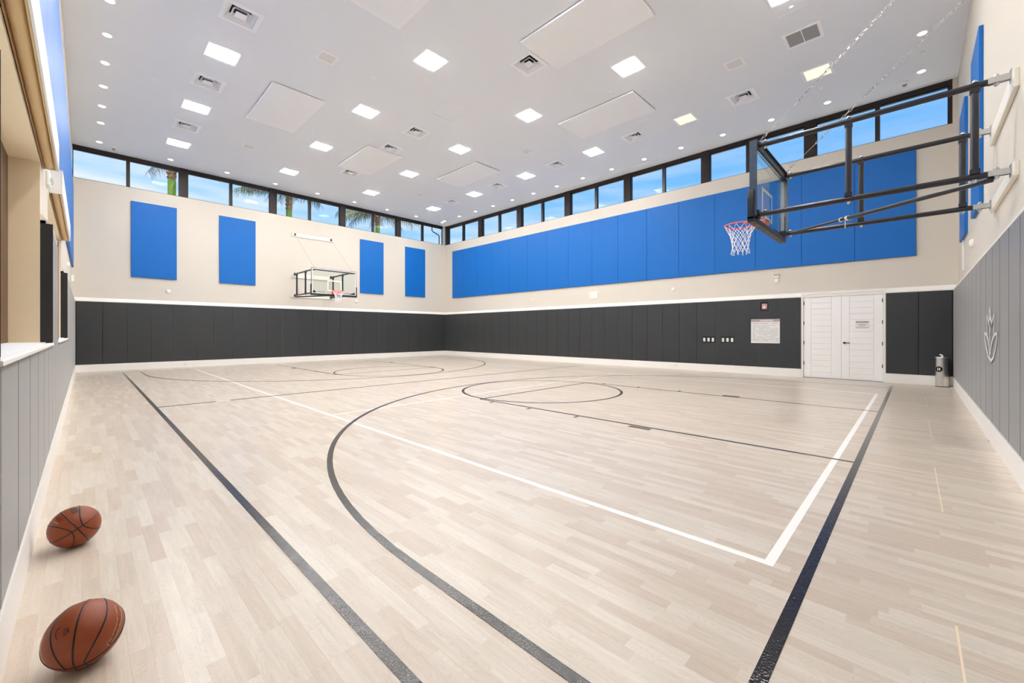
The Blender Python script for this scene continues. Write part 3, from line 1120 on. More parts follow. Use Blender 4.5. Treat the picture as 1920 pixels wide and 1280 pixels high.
# ------------------------------------------------------------------ waste bin with wipes
tb = empty('wipes_bin', (0.455, 14.60, 0))
tag(tb, 'brushed stainless cylindrical wipes bin standing in the corner by the door', 'bin')
R_ = .122
MB().lathe([(0, .012), (R_, .012), (R_, .70), (R_ * .96, .70), (R_ * .96, .69), (0, .69)], n=48).build('body', M['stainless'], tb, 40)
MB().lathe([(0, 0), (R_ + .006, 0), (R_ + .006, .014), (0, .014)], n=48).build('base', M['black'], tb, 40)
MB().lathe([(.04, .70), (R_ + .012, .70), (R_ + .014, .712), (R_ + .008, .724), (.045, .726), (.04, .72)], n=48).build('lid_ring', M['stainless'], tb, 40)
MB().path([(.0, 0, .70), (.005, -.0, .745), (-.01, -.005, .775), (-.035, -.01, .785), (-.05, -.012, .77)], [.026, .022, .018, .014, .008], 10).build('wipe', M['padwhite'], tb, 60)
ang = math.atan2(-14.6, -0.455) - math.radians(28)


def on_cyl(a, z, r):
    return (r * math.cos(a), r * math.sin(a), z)


badge = MB()
ring = []
for k in range(32):
    t = 2 * PI * k / 32
    ring.append(on_cyl(ang + .50 * math.cos(t), .43 + .062 * math.sin(t), R_ + .001))
badge.path(ring, .007, 6, True)
badge.build('badge_ring', M['black'], tb, 50)
bd = MB()
vs = [on_cyl(ang + .48 * (i / 8 - 1) * 1.0, .43 + s_s * .058 * math.sqrt(max(0, 1 - (i / 8 - 1) ** 2)), R_ + .0008) for s_s in (1, -1) for i in range(17)]
bd.add(vs, [(i, i + 1, 17 + i + 1, 17 + i) for i in range(16)])
bd.build('badge', M['black'], tb)
b3 = MB()
for da, w_ in ((-.18, .07), (.12, .09)):
    b3.add([on_cyl(ang + da - w_, .40, R_ + .002), on_cyl(ang + da + w_, .40, R_ + .002), on_cyl(ang + da + w_, .46, R_ + .002), on_cyl(ang + da - w_, .46, R_ + .002)], [(0, 1, 2, 3)])
b3.build('badge_mark', M['padwhite'], tb)

# ------------------------------------------------------------------ basketballs


def make_ball(loc, X, Y, label):
    """X: where the curved seams pinch together, Y: normal of the seam running between them"""
    r = 0.1193
    root = empty('basketball', loc)
    tag(root, label, 'ball', 'basketballs on the floor')
    bm = bmesh.new()
    bmesh.ops.create_uvsphere(bm, u_segments=64, v_segments=40, radius=r)
    me = bpy.data.meshes.new('cover')
    bm.to_mesh(me)
    bm.free()
    me.materials.append(M['ball'])
    me.shade_smooth()
    link('cover', me, root)
    X = Vector(X).normalized()
    Y = Vector(Y)
    Y = (Y - X * Y.dot(X)).normalized()
    Z = X.cross(Y)
    curves = []
    n = 96
    ts = [2 * PI * i / n for i in range(n)]
    curves.append([X * math.cos(t) + Z * math.sin(t) for t in ts])
    curves.append([X * math.cos(t) + Y * math.sin(t) for t in ts])
    for sg_ in (1, -1):
        pts = []
        for t in ts:
            yv = .23 + .41 * (math.sqrt(math.sin(t) ** 2 + .05) - .2236) / (1.0247 - .2236)
            k = math.sqrt(1 - yv * yv)
            pts.append(X * k * math.cos(t) + Y * sg_ * yv + Z * k * math.sin(t))
        curves.append(pts)
    for pts in curves:
        MB().path([p * r * .9915 for p in pts], .0034, 8, True).build('seam', M['seam'], root, 60)
    return root


def marks(root, name, m, strokes, rad, k=1.001):
    mb = MB()
    for st in strokes:
        mb.path([Vector(q).normalized() * .1193 * k for q in st], rad, 5)
    o = mb.build(name, m, root)
    o['kind'] = 'stuff'
    return o


A_OUT = [(0.128, 0.723, 0.678), (0.205, 0.758, 0.619), (0.347, 0.781, 0.519), (0.51, 0.793, 0.332), (0.64, 0.751, 0.161), (0.718, 0.694, 0.053), (0.764, 0.638, -0.096), (0.799, 0.582, -0.149), (0.824, 0.528, -0.207), (0.765, 0.565, -0.308), (0.671, 0.641, -0.373), (0.691, 0.676, -0.255), (0.658, 0.732, -0.175), (0.612, 0.789, -0.05), (0.557, 0.829, 0.055), (0.448, 0.88, 0.156), (0.331, 0.904, 0.269), (0.193, 0.901, 0.389), (0.112, 0.857, 0.503)]
A_TXT = [(0.174, 0.816, 0.551), (0.273, 0.85, 0.451), (0.415, 0.844, 0.339), (0.516, 0.821, 0.244), (0.605, 0.79, 0.099), (0.682, 0.732, -0.011), (0.733, 0.675, -0.081), (0.761, 0.601, -0.242)]
A_LEFT = [(0.152, -0.894, 0.421), (0.125, -0.927, 0.353), (0.191, -0.948, 0.255), (0.248, -0.961, 0.126), (0.324, -0.946, -0.007), (0.364, -0.92, -0.141), (0.397, -0.883, -0.251), (0.429, -0.858, -0.283)]
A_ARC = [(0.473, -0.529, 0.705), (0.46, -0.594, 0.66), (0.508, -0.632, 0.585), (0.589, -0.63, 0.506), (0.676, -0.587, 0.445)]
A_MARK = [(0.716, -0.457, 0.528), (0.591, -0.444, 0.673), (0.643, -0.345, 0.684), (0.728, -0.343, 0.594), (0.738, -0.408, 0.537)]
ballA = make_ball((-2.397, -0.003, 0.1193), (.78, -.22, -.58), (.265, .963, -.03), 'brown basketball nearest the camera, with a long gold-edged print down its side')
marks(ballA, 'print_outline', M['gold'], [A_OUT], .0009)
tx = []
for i, q in enumerate(A_TXT):
    q = Vector(q)
    a = Vector((q.y, -q.x, .1)).normalized() * .05
    for dz in (-.035, .035):
        b = Vector((0, 0, dz))
        tx.append([q - a + b, q + a + b])
marks(ballA, 'print', M['ballmark'], tx, .0016)
marks(ballA, 'side_print', M['gold'], [A_LEFT], .0009)
marks(ballA, 'emblem', M['ballmark'], [A_ARC, A_MARK + A_MARK[:1], [A_MARK[0], A_MARK[2]], [A_MARK[1], A_MARK[3]], [(0.59, -0.55, 0.59), (0.60, -0.545, 0.585)]], .0015)
ballB = make_ball((-3.761, -0.046, 0.1193), (.98, .117, .161), (.0, .86, .5), 'brown basketball farther from the camera, with crossing black seams facing out')
B_TAG = [(0.086, -0.186, 0.979), (0.099, 0.082, 0.992), (0.481, 0.148, 0.864), (0.513, -0.109, 0.851)]
tg = []
for i in range(9):
    t = i / 8
    a = Vector(B_TAG[0]).lerp(Vector(B_TAG[3]), t)
    b = Vector(B_TAG[1]).lerp(Vector(B_TAG[2]), t)
    tg.append([a, a.lerp(b, .5), b])
marks(ballB, 'tag_print', M['signdk'], tg, .0036, .984)
marks(ballB, 'print_outline', M['gold'], [[(0.102, -0.802, 0.588), (0.395, -0.715, 0.577), (0.515, -0.643, 0.567), (0.593, -0.607, 0.529), (0.608, -0.556, 0.567)]], .0012)
marks(ballB, 'print', M['ballmark'], [[(0.172, -0.672, 0.72), (0.298, -0.582, 0.756)], [(0.387, -0.631, 0.673), (0.455, -0.509, 0.731)], [(0.51, -0.593, 0.624), (0.549, -0.438, 0.712)]], .0024)
marks(ballB, 'lower_print', M['gold'], [[(0.755, 0.071, -0.652), (0.771, 0.142, -0.621), (0.707, 0.239, -0.666)]], .0010)

# ------------------------------------------------------------------ hoops
def make_hoop(loc, rz, label, diag, hoist_z, front_frame):
    """local frame: origin on the wall face at floor level, +X out from the wall, Y sideways"""
    H = empty('basketball_hoop', loc, rz)
    tag(H, label, 'basketball hoop', 'wall-mounted basketball hoops')
    SDm, STm = M['steel_dark'], M['steel']
    bolt_me = MB().lathe([(0, 0), (.026, 0), (.026, .006), (.020, .008), (.019, .020), (.010, .028), (0, .030)], n=12).mesh('bolt', STm, 40)
    BX = 2.37          # back face of the board
    yT = 0.80
    zT, zL = 3.93, 2.97
    # wall boards
    for z, hh, nm in ((3.90, .19, 'mounting_board'), (3.0, .14, 'mounting_board'), (hoist_z, .16, 'hoist_board')):
        MB().rbox(0, .04, -.93, .93, z - hh / 2 - .04, z + hh / 2 - .04, .006).build(nm, M['ivory'], H)
    for s in (-1, 1):
        for z in (zT, zL):
            # wall clevis
            MB().box(.04, .05, s * yT - .05, s * yT + .05, z - .06, z + .06).box(.05, .20, s * yT - .034, s * yT - .026, z - .03, z + .03).box(.05, .20, s * yT + .026, s * yT + .034, z - .03, z + .03).build('wall_bracket', SDm if front_frame else STm, H)
            MB().tube((.17, s * yT, z), (BX - .06, s * yT, z), .033, 18).build('support_tube', SDm, H, 40)
            for bx in (.14, .29, 1.33, BX - .14):
                for sg_ in (-1, 1):
                    ob = link('bolt', bolt_me, H)
                    ob.location = (bx, s * yT, z + sg_ * .034)
                    ob.scale = (1, 1, sg_)
        for bx in (.29, 1.33):
            MB().tube((bx, s * yT, zL + .032), (bx, s * yT, zT - .032), .033, 16).build('upright_tube', SDm, H, 40)
            MB().cbox(bx, s * yT, zL + .05, .075, .075, .05).cbox(bx, s * yT, zT - .05, .075, .075, .05).build('clamp', SDm, H)
        # board brackets
        for zq in (zT, zL):
            MB().box(BX - .08, BX - .005, min(s * yT - .035 * s, s * yT + .10 * s), max(s * yT - .035 * s, s * yT + .10 * s), zq - .05, zq + .05).build('board_bracket', SDm, H)
        # hoist bracket and chain
        MB().box(.04, .10, s * yT - .03, s * yT + .03, hoist_z - .08, hoist_z + .02).build('hoist_bracket', SDm, H)
        a = Vector((BX - .07, s * yT, zT + .06))
        b = Vector((.08, s * yT, hoist_z - .06))
        d = (b - a)
        ln = d.length
        d.normalize()
        side = d.cross(Vector((0, 1, 0))).normalized()
        ch = MB()
        if front_frame:
            ch.tube(a, b, .004, 6)
            ch.build('hoist_cable', STm, H)
        else:
            ch.tube(a + d * .16, a + d * .55, .0035, 6)
            t = .0
            k = 0
            rng = [(0, .16), (.55, ln)]
            for q0, q1 in rng:
                t = q0
                while t < q1 - .03:
                    c0 = a + d * t
                    sd_ = side if k % 2 else Vector((0, 1, 0))
                    l = .062
                    wv = .015
                    ring_ = [c0 + d * (l * .5 + (l * .5 + .004) * math.cos(u_) * 1.0) + sd_ * wv * math.sin(u_) for u_ in [2 * PI * m_ / 10 for m_ in range(10)]]
                    ch.path(ring_, .0046, 5, True)
                    t += .054
                    k += 1
            ch.build('hoist_chain', STm if s < 0 else STm, H, 50)
    # cross bar behind the board top, lower diagonal brace
    MB().box(BX - .075, BX - .035, -yT, yT, zT - .045, zT + .045).box(BX - .10, BX - .035, -yT, yT, zT + .035, zT + .045).build('cross_bar', SDm, H)
    p0 = Vector((.17, -diag * yT, zL - .06))
    p1 = Vector((BX - .12, diag * yT, zL - .0))
    br = MB().tube(p0, p0 + (p1 - p0) * .62, .027, 14).tube(p0 + (p1 - p0) * .60, p1, .019, 12)
    br.build('diagonal_brace', SDm, H, 40)
    pc = p0 + (p1 - p0) * .62
    dd = (p1 - p0).normalized()
    MB().tube(pc - dd * .06, pc - dd * .02, .036, 14).tube(pc + dd * .05, pc + dd * .075, .032, 14).tube(pc + Vector((0, 0, .03)), pc + Vector((0, 0, -.11)), .008, 8).path([pc + Vector((0, .02 * math.cos(t), -.12 + .02 * math.sin(t))) for t in [2 * PI * k / 12 for k in range(12)]], .004, 5, True).build('brace_coupler', STm, H, 40)
    # backboard
    W2, Z0, Z1 = .945, 2.90, 3.97
    BT = .014
    MB().box(BX, BX + BT, -W2 + .012, W2 - .012, Z0 + .012, Z1 - .012).build('backboard_glass', M['board_glass'], H)
    fm = STm if front_frame else M['steel']
    fr = MB()
    fw = .022
    for s in (-1, 1):
        y0_, y1_ = sorted((s * W2, s * (W2 - fw)))
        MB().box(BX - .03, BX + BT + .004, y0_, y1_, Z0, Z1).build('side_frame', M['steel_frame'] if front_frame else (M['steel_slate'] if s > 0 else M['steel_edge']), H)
    if front_frame:
        fr.box(BX - .03, BX + BT + .004, -W2 + fw, W2 - fw, Z1 - fw, Z1)
    fr.box(BX - .03, BX + BT + .004, -W2 + fw, W2 - fw, Z0, Z0 + fw)
    o = fr.build('board_frame', M['steel_frame'] if front_frame else M['steel_edge'], H)
    if not front_frame:
        for s in (-1, 1):
            cm = MB().plate('XZ', BX - .075, BX - .031, Z0 + .03, Z1, s * W2 - .006, s * W2 + .006,
                            [(BX - .057, BX - .047, z - .005, z + .005) for z in (3.45, 3.53, 3.62, 3.70, 3.78, 3.86, 3.92)])
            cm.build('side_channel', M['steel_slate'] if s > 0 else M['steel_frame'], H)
    # painted border and target on the glass
    pt = MB()
    yo0, yo1 = BX + BT, BX + BT + .0015
    b_ = .03
    a0, a1, c0, c1 = -W2 + fw, W2 - fw, Z0 + fw, Z1 - fw
    pt.box(yo0, yo1, a0, a0 + b_, c0, c1).box(yo0, yo1, a1 - b_, a1, c0, c1).box(yo0, yo1, a0 + b_, a1 - b_, c1 - b_, c1).box(yo0, yo1, a0 + b_, a1 - b_, c0, c0 + b_)
    pt.build('board_border', M['padwhite'], H)
    sq = MB()
    s0, s1, t0, t1 = -.305, .305, 3.05, 3.51
    sq.box(yo0, yo1, s0, s0 + .05, t0, t1).box(yo0, yo1, s1 - .05, s1, t0, t1).box(yo0, yo1, s0 + .05, s1 - .05, t1 - .05, t1).box(yo0, yo1, s0 + .05, s1 - .05, t0, t0 + .05)
    sq.build('target_square', M['padwhite'], H)
    # small corner prints on the glass
    cp = MB()
    for s in (-1, 1):
        cp.prism([(s * (W2 - .08), Z0 + .08), (s * (W2 - .08), Z0 + .17), (s * (W2 - .20), Z0 + .08)], yo0, yo1, 'X')
        for k in range(9):
            cp.box(yo0, yo1, s * (W2 - .26) - s * k * .032 - .011, s * (W2 - .26) - s * k * .032 + .011, Z0 + .085, Z0 + .108)
    cp.build('board_print', M['black'], H)
    # bottom and lower side padding
    pd = MB().rbox(BX - .045, BX + BT + .028, -W2 - .028, W2 + .028, Z0 - .045, Z0 + .03, .012)
    for s in (-1, 1):
        y0_, y1_ = sorted((s * (W2 - .012), s * (W2 + .028)))
        pd.rbox(BX - .045, BX + BT + .028, y0_, y1_, Z0 - .02, Z0 + .40, .012)
    pd.build('edge_padding', M['padblack'], H, 30)
    gp = MB()
    gp.box(BX - .042, BX + BT + .024, -W2 - .015, W2 + .015, Z0 - .052, Z0 - .0455)
    gp.build('padding_underside', M['padgrey'], H)
    nt_ = MB()
    for k in range(7):
        yy_ = -W2 + .15 + k * (2 * W2 - .3) / 6
        nt_.box(BX - .03, BX + .01, yy_ - .02, yy_ + .02, Z0 - .056, Z0 - .0525)
    nt_.build('padding_slots', M['black'], H)
    # rim
    RX = BX + BT + .15 + .2286
    RZ = 3.05
    MB().path([(RX + .2286 * math.cos(t), .2286 * math.sin(t), RZ) for t in [2 * PI * k / 48 for k in range(48)]], .0095, 10, True).build('rim', M['orange'], H, 60)
    pl_ = MB().box(BX + BT, BX + BT + .012, -.13, .13, RZ - .15, RZ + .02)
    pl_.box(BX + BT, RX - .215, -.07, .07, RZ - .008, RZ + .006)
    for s in (-1, 1):
        pl_.add([(BX + BT, s * .13, RZ - .008), (RX - .10, s * .215, RZ - .008), (RX - .10, s * .205, RZ + .006), (BX + BT, s * .12, RZ + .006),
                 (BX + BT, s * .13, RZ - .11), (RX - .13, s * .21, RZ - .03)], [(0, 1, 2, 3), (0, 4, 5, 1), (3, 2, 5, 4), (0, 3, 4), (1, 5, 2)])
    pl_.build('rim_plate', M['orange'], H)
    # net loops
    rows = [(0.0, .222), (.07, .180), (.14, .148), (.21, .130), (.28, .120), (.35, .118), (.41, .128)]
    nn_ = 12
    net = MB()

    def np_(i, j):
        z, r = rows[i]
        a_ = 2 * PI * (j + (.5 if i % 2 else 0)) / nn_
        wob = .006 * math.sin(j * 3.1 + i)
        return Vector((RX + (r + wob) * math.cos(a_), (r + wob) * math.sin(a_), RZ - .012 - z + .008 * math.sin(j * 2.3 + i * 1.7) * (i > 3)))
    for i in range(len(rows) - 1):
        for j in range(nn_):
            if i % 2 == 0:
                pr_ = ((j, j), (j, j - 1))
            else:
                pr_ = ((j, j), (j, j + 1))
            for ja, jb in pr_:
                A_, B_ = np_(i, ja), np_(i + 1, jb)
                mid_ = (A_ + B_) / 2
                net.path([A_, mid_ + (mid_ - Vector((RX, 0, mid_.z))).normalized() * .003, B_], .0048 if front_frame else .0042, 5)
    for j in range(nn_):
        A_ = np_(len(rows) - 1, j)
        net.path([A_ + Vector((.0, .0, 0)), A_ + Vector((.01, .008, -.035)), A_ + Vector((-.006, -.006, -.04)), A_], .004, 5)
    net.build('net', M['net'], H, 60)
    # hooks holding the net
    hk = MB()
    for j in range(nn_):
        A_ = np_(0, j)
        hk.tube(A_, A_ + Vector((0, 0, .015)), .004, 5)
    hk.build('net_hooks', M['orange'], H)
    return H


M['steel_frame'] = mat('grey_frame_steel', srgb(150, 146, 140), 0.35, 0.7, var=0.05, vscale=20)
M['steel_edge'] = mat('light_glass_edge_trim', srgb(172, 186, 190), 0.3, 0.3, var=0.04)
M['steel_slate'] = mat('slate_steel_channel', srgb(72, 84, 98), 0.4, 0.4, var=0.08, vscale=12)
make_hoop((CXU, CYC, 0), PI, 'large glass basketball hoop on long dark tubes from the near end wall', -1, 5.98, False)
make_hoop((AXU, CYC, 0), 0, 'small looking glass basketball hoop mounted on the far wall', 1, 5.74, True)

# ------------------------------------------------------------------ ceiling fixtures
row_txt = ['row beside the window wall', 'second row from the window wall', 'second row from the long wall', 'row beside the long blue wall']
# troffer prototype
tr = empty('ceiling_light', (0, 0, HC))
MB().plate('XY', -LS - .015, LS + .015, -LS - .015, LS + .015, -.008, 0, [(-LN, LN, -LN, LN)]).build('trim_ring', M['ceil_panel'], tr)
MB().plate('XY', -LS + .001, LS - .001, -LS + .001, LS - .001, .001, .055, [(-LN, LN, -LN, LN)]).build('housing', M['ceil_panel'], tr)
MB().box(-LN + .001, LN - .001, -LN + .001, LN - .001, -.016, .024).build('lens', M['lamp'], tr)
warm_lens = MB().box(-LN + .001, LN - .001, -LN + .001, LN - .001, .004, .024).mesh('lens', M['lampwarm'])
first = True
for ri, y in enumerate(light_rows):
    for ci in range(6):
        x = light_cols[5 - ci]
        o = tr if first else copy_tree(tr)
        first = False
        o.location = (x, y, HC)
        warm = (ri == 3 and ci >= 4)
        if warm:
            for ch in o.children:
                if ch.name.startswith('lens'):
                    ch.data = warm_lens
        tag(o, '%ssquare ceiling light, %s from the far wall, %s' % ('warm ' if warm else '', ordinal(ci), row_txt[ri]), 'ceiling light', 'square ceiling lights')

# air diffusers
dv = empty('ceiling_vent', (0, 0, HC))
MB().plate('XY', -.33, .33, -.33, .33, -.012, 0, [(-VS + .005, VS - .005, -VS + .005, VS - .005)]).build('frame', M['ceil_panel'], dv)
MB().box(-VS, VS, -VS, VS, .085, .09).plate('XY', -VS, VS, -VS, VS, .0, .085, [(-VS + .004, VS - .004, -VS + .004, VS - .004)]).build('duct_box', M['dark'], dv)
for ro, ri_, zt in ((.241, .165, .075), (.160, .105, .070), (.095, .0, .030)):
    # a flared square collar: wide and low at the outside, narrow and high inside
    zb = -.006
    V = []
    for r0, z in ((ro, zb), (max(ri_, .001), zt)):
        V += [(-r0, -r0, z), (r0, -r0, z), (r0, r0, z), (-r0, r0, z)]
    F = [(i, (i + 1) % 4, 4 + (i + 1) % 4, 4 + i) for i in range(4)]
    if ri_ == 0:
        V = [(-ro, -ro, zb), (ro, -ro, zb), (ro, ro, zb), (-ro, ro, zb), (-ro, -ro, zb + .006), (ro, -ro, zb + .006), (ro, ro, zb + .006), (-ro, ro, zb + .006)]
        F = [(0, 1, 2, 3), (4, 5, 6, 7), (0, 1, 5, 4), (1, 2, 6, 5), (2, 3, 7, 6), (3, 0, 4, 7)]
    else:
        V2 = [(a, b, c + .006) for a, b, c in V]
        n8 = len(V)
        F2 = [tuple(q + n8 for q in f_) for f_ in F]
        F = F + F2 + [(i, (i + 1) % 4, 8 + (i + 1) % 4, 8 + i) for i in range(4)] + [(4 + i, 4 + (i + 1) % 4, 12 + (i + 1) % 4, 12 + i) for i in range(4)]
        V = V + V2
    MB().add(V, F).build('louvre', M['ceil_panel'], dv)
vl = ['nearest one in the row beside the window wall', 'middle one in the row beside the window wall', 'farthest one in the row beside the window wall',
      'touching the corner of the largest white ceiling panel', 'alone in the middle of the ceiling', 'just beside the middle far white panel', 'beyond the middle far white panel',
      'nearest the return grille, in the row beside the long wall', 'second in the row beside the long wall', 'third in the row beside the long wall', 'fourth in the row beside the long wall', 'farthest in the row beside the long wall']
for i, (x, y) in enumerate(vents):
    o = dv if i == 0 else copy_tree(dv)
    o.location = (x, y, HC)
    tag(o, 'square white air diffuser, ' + vl[i], 'ceiling vent', 'square air diffusers')

# large hung panels
K = (HC - .06 - 1.33) / (HC - 1.33)
pan = [(-7.65, -5.22, 3.24, 4.52, 'white ceiling panel cut by the top edge of the photo near the centre'), (-6.12, -3.70, 6.55, 7.83, 'largest looking white ceiling panel, near the middle of the ceiling'),
       (-14.0, -11.56, 3.27, 4.56, 'white ceiling panel between the two light rows nearest the window wall'), (-7.72, -5.28, 9.93, 11.21, 'white ceiling panel closest to the near hoop'),
       (-15.6, -13.2, 6.62, 7.90, 'white ceiling panel beyond the middle diffusers'), (-14.07, -11.64, 10.03, 11.28, 'white ceiling panel closest to the far corner of the long wall')]
for x0, x1, y0, y1, lb in pan:
    x0, x1, y0, y1 = x0 * K, x1 * K, y0 * K, y1 * K
    r = empty('ceiling_panel', ((x0 + x1) / 2, (y0 + y1) / 2, HC))
    tag(r, lb, 'ceiling panel', 'white acoustic ceiling panels')
    a, b = (x1 - x0) / 2, (y1 - y0) / 2
    MB().rbox(-a, a, -b, b, -.06, -.018, .004, 1).build('board', M['ceil_panel'], r)
    MB().box(-a + .08, a - .08, -b + .08, -b + .12, -.018, 0).box(-a + .08, a - .08, b - .12, b - .08, -.018, 0).build('batten', M['grey'], r)

# flat speakers grilles
gl_ = [(-9.6, 3.84, 'pale square ceiling grille nearest the camera on the window side'), (-3.03, 10.54, 'pale square ceiling grille above the near hoop'), (-16.1, 3.85, 'pale square ceiling grille far along the window side'),
       (-9.66, 10.63, 'pale square ceiling grille in the middle of the long wall side'), (-16.2, 10.64, 'pale square ceiling grille nearest the far corner')]
for x, y, lb in gl_:
    r = empty('ceiling_grille', (x, y, HC))
    tag(r, lb, 'ceiling grille', 'pale speaker grilles')
    MB().plate('XY', -.19, .19, -.19, .19, -.010, 0, [(-.155, .155, -.155, .155)]).build('frame', M['ceil_panel'], r)
    MB().box(-.155, .155, -.155, .155, -.006, -.001).build('mesh_face', M['grey'], r)

# return grille
r = empty('return_grille', (-1.71, 10.54, HC))
tag(r, 'rectangular dark louvred return grille in two banks on the ceiling', 'ceiling grille')
MB().plate('XY', -.33, .33, -.30, .30, -.012, 0, [(-.27, -.008, -.24, .24), (.008, .27, -.24, .24)]).build('frame', M['ceil_panel'], r)
MB().box(-.27, .27, -.24, .24, .07, .075).build('duct_back', M['dark'], r)
sl_me = MB().add([(-.13, -.003, -.004), (.13, -.003, -.004), (.13, .010, .022), (-.13, .010, .022), (-.13, .001, -.004), (.13, .001, -.004), (.13, .014, .022), (-.13, .014, .022)],
                 [(0, 1, 2, 3), (4, 5, 6, 7), (0, 1, 5, 4), (2, 3, 7, 6)]).mesh('louvre', M['grey'])
for k in range(26):
    for s in (-1, 1):
        o = link('louvre', sl_me, r)
        o.location = (s * .139, -.235 + k * .0182, 0)

# linear slot
r = empty('slot_diffuser', (-9.6, 14.455, HC))
tag(r, 'long thin white linear slot in the ceiling beside the long wall windows', 'ceiling vent')
MB().box(-2.9, 2.9, -.055, -.018, -.010, 0).box(-2.9, 2.9, .02, .06, -.010, 0).build('frame', M['ceil_panel'], r)
MB().box(-2.9, 2.9, -.018, .02, .05, .055).build('slot_back', M['dark'], r)

# round downlights
dl_ = empty('downlight', (0, 0, HC))
MB().lathe([(.072, -.001), (.072, -.006), (.092, -.008), (.095, 0)], n=28).build('trim_ring', M['ceil_panel'], dl_, 40)
MB().lathe([(0, -.004), (.072, -.004), (.072, -.001), (0, -.001)], n=28).build('lens', M['down'], dl_)
DL = []
for k, x in enumerate([-9.6, -10.88, -12.18, -13.48, -14.8, -16.12, -17.43, -19.22]):
    DL.append((x, .32, 'window wall row, %s counting from the far wall' % ordinal(7 - k)))
for k in range(14):
    x = -1.73 - 1.327 * k
    DL.append((x, 14.07, 'long wall row, %s counting from the near end wall' % ordinal(k)))
for k in range(8):
    DL.append((-19.32, 2.15 + 1.715 * k, 'far wall row, %s counting from the window wall' % ordinal(k)))
for k, y in enumerate((13.96, 12.19, 10.42, 8.65)):
    DL.append((.09, y, 'near end wall row, %s counting from the long wall' % ordinal(k)))
for i, (x, y, lb) in enumerate(DL):
    o = dl_ if i == 0 else copy_tree(dl_)
    o.location = (x, y, HC)
    tag(o, 'round downlight, ' + lb, 'downlight', 'round ceiling downlights')

# sprinklers
sp = empty('sprinkler', (0, 0, HC))
MB().lathe([(0, -.012), (.034, -.010), (.042, 0)], n=20).build('cover_plate', M['ceil_panel'], sp, 50)
MB().lathe([(0, -.022), (.010, -.020), (.010, -.010), (0, -.010)], n=12).build('head', M['grey'], sp)
SPR = [(-13.47, 1.18, 'on the window side, first past the nearest shade'), (-17.43, 1.19, 'on the window side near the far wall'), (-9.57, 4.94, 'near the pale grille on the window side'), (-13.54, 4.98, 'beside the light row, far on the window side'),
       (-9.65, 9.5, 'in the middle, towards the long wall'), (-5.71, 9.5, 'beside the white panel closest to the near hoop'), (-5.71, 13.2, 'between long wall downlights and warm lights'), (-1.73, 13.14, 'near the warm light by the chains'),
       (-1.72, 9.46, 'beside the return grille'), (-13.5, 9.3, 'towards the far corner'), (-17.4, 9.3, 'nearest the far wall, long wall half'), (-17.4, 13.2, 'nearest the far corner')]
for i, (x, y, lb) in enumerate(SPR):
    o = sp if i == 0 else copy_tree(sp)
    o.location = (x, y, HC)
    tag(o, 'tiny round white sprinkler cap ' + lb, 'sprinkler', 'sprinkler caps in the ceiling')
r = empty('motion_sensor', (.09, 13.04, HC))
tag(r, 'small square white sensor between downlights near the end wall', 'sensor')
MB().rbox(-.05, .05, -.05, .05, -.015, 0, .004).build('housing', M['padwhite'], r)
MB().lathe([(0, -.022), (.014, -.019), (.018, -.014)], n=14).build('eye', M['grey'], r, 50)

# dome cameras
for x, y, lb in ((-19.42, .67, 'small white dome camera on the ceiling by the far window wall corner'), (-.21, 14.3, 'small white dome camera on the ceiling by the near long wall corner')):
    r = empty('dome_camera', (x, y, HC))
    tag(r, lb, 'camera', 'ceiling dome cameras')
    MB().lathe([(.085, 0), (.085, -.03), (.07, -.05), (.055, -.055), (0, -.055)], n=28).build('housing', M['padwhite'], r, 40)
    MB().lathe([(.05, -.055), (.043, -.08), (.022, -.098), (0, -.103)], n=24).build('dome', M['camdk'], r, 60)
# access hatches: thin outlines
for x, y, w_, h_, lb in ((-9.45, 7.22, .42, .36, 'faint outline of a square access hatch in the middle of the ceiling'), (-1.72, 9.87, .25, .28, 'faint outline of a square access hatch beside the return grille')):
    r = empty('access_hatch', (x, y, HC))
    tag(r, lb, 'access hatch', 'ceiling access hatches')
    MB().box(-w_ + .006, w_ - .006, -h_ + .006, h_ - .006, -.004, 0).build('hatch_panel', M['ceil'], r)
    MB().plate('XY', -w_ - .01, w_ + .01, -h_ - .01, h_ + .01, -.003, 0, [(-w_, w_, -h_, h_)]).build('frame', M['ceil'], r)


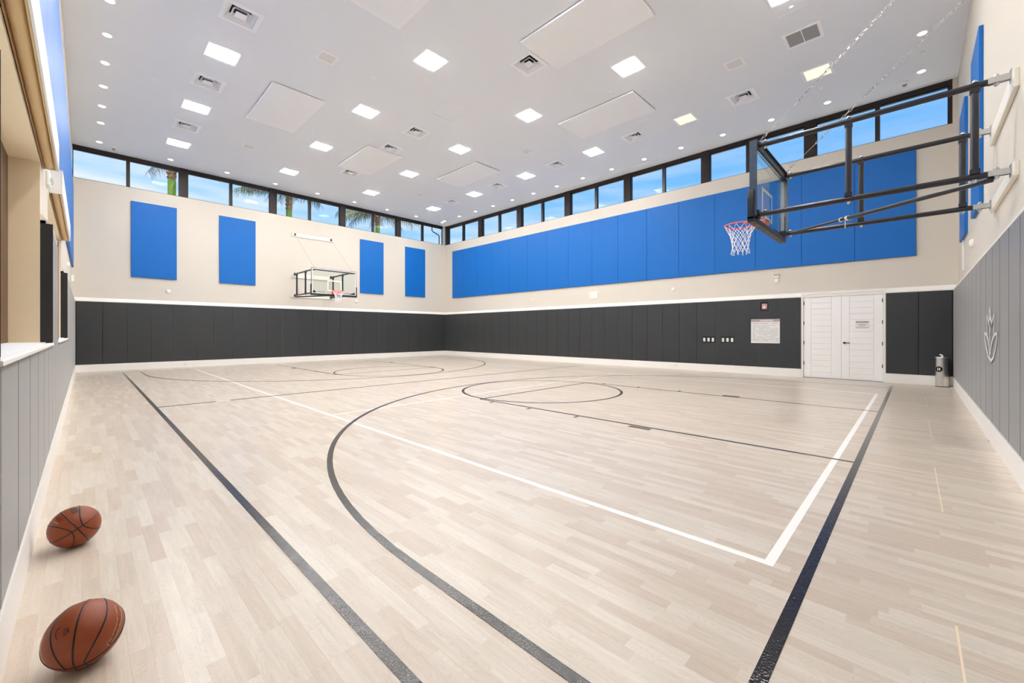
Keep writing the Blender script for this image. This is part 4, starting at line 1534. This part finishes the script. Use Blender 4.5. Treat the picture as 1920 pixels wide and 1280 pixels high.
# ------------------------------------------------------------------ palms outside
def palm(x, y, ztop, zgreen, seed, label, r=.16, nf=16, droop=1.0):
    rnd = random.Random(seed)
    root = empty('palm_tree', (x, y, 0))
    tag(root, label, 'palm tree', 'palms outside the far windows')
    MB().path([(0, 0, 0), (.02, .01, zgreen * .5), (0, 0, zgreen)], [r * 1.1, r, r], 14).build('lower_trunk', M['palm_green'], root, 60)
    pts, rr = [], []
    for k in range(14):
        t = k / 13
        pts.append((0.02 * math.sin(k * 2), .02 * math.cos(k * 3), zgreen + (ztop - zgreen) * t))
        rr.append(r * (1.0 + .10 * (k % 2) + .25 * t))
    MB().path(pts, rr, 12).build('trunk', M['palm_trunk'], root, 40)
    # dead sheath flaps
    fl = MB()
    for k in range(9):
        a = rnd.uniform(0, 2 * PI)
        z = zgreen + (ztop - zgreen) * rnd.uniform(.2, 1)
        p = Vector((math.cos(a) * r * 1.15, math.sin(a) * r * 1.15, z))
        q = p + Vector((math.cos(a) * .14, math.sin(a) * .14, .22))
        t_ = Vector((-math.sin(a), math.cos(a), 0)) * .05
        fl.add([p - t_, p + t_, q + t_ * .4, q - t_ * .4], [(0, 1, 2, 3)])
    fl.build('bark_flaps', M['palm_trunk'], root)
    for k in range(nf):
        a = 2 * PI * k / nf + rnd.uniform(-.15, .15)
        Ln = rnd.uniform(2.3, 3.1)
        rise = rnd.uniform(.0, .5)
        pts = []
        for i in range(11):
            t = i / 10
            h = Ln * (t - .12 * t * t)
            z = rise * math.sin(t * PI * .55) * 1.0 - droop * t ** 2.2
            pts.append(Vector((math.cos(a) * (h + r), math.sin(a) * (h + r), ztop - .1 + z)))
        fm = MB().path(pts, [.028 * (1 - .8 * i / 10) for i in range(11)], 5)
        side = Vector((-math.sin(a), math.cos(a), 0))
        for i in range(44):
            t = .10 + .9 * i / 43
            q = t * 10
            i0 = min(int(q), 9)
            p = pts[i0].lerp(pts[i0 + 1], q - i0)
            ax = (pts[i0 + 1] - pts[i0]).normalized()
            for s in (-1, 1):
                l = (.72 - .40 * abs(t - .45)) * rnd.uniform(.8, 1.15)
                d = (side * s * .42 + ax * .25 + Vector((0, 0, -.85)) + Vector((rnd.uniform(-.15, .15), rnd.uniform(-.15, .15), 0))).normalized()
                w_ = ax * .013
                m_ = p + d * l * .5 + side * s * .04
                e_ = p + d * l + Vector((0, 0, -.05))
                fm.add([p - w_, p + w_, m_ + w_, m_ - w_, e_], [(0, 1, 2, 3), (3, 2, 4)])
        fm.build('frond', M['leaf'] if rnd.random() < .55 else M['leafdk'], root)
    return root


palm(-26.0, 2.94, 10.05, 8.75, 1, 'palm with green trunk behind the window bay nearest the window wall', .165, 9, .35)
palm(-26.0, 8.22, 9.85, 8.36, 5, 'palm with brown and green trunk behind the windows above the far hoop', .16, 15, .35)
palm(-26.0, 13.73, 9.5, 8.5, 9, 'palm with drooping fronds behind the far windows nearest the corner', .15, 13, .75)
# downpipe outside the corner window
MB().path([(AXU - .36, 14.45 + b_, 6.5 + c_) for b_, c_ in ((-.25, 1.05), (-.25, .80), (-.19, .74), (.20, .62), (.26, .55), (.26, -.6))], .03, 10).build('downpipe', M['bronze'], wall_w, 40)
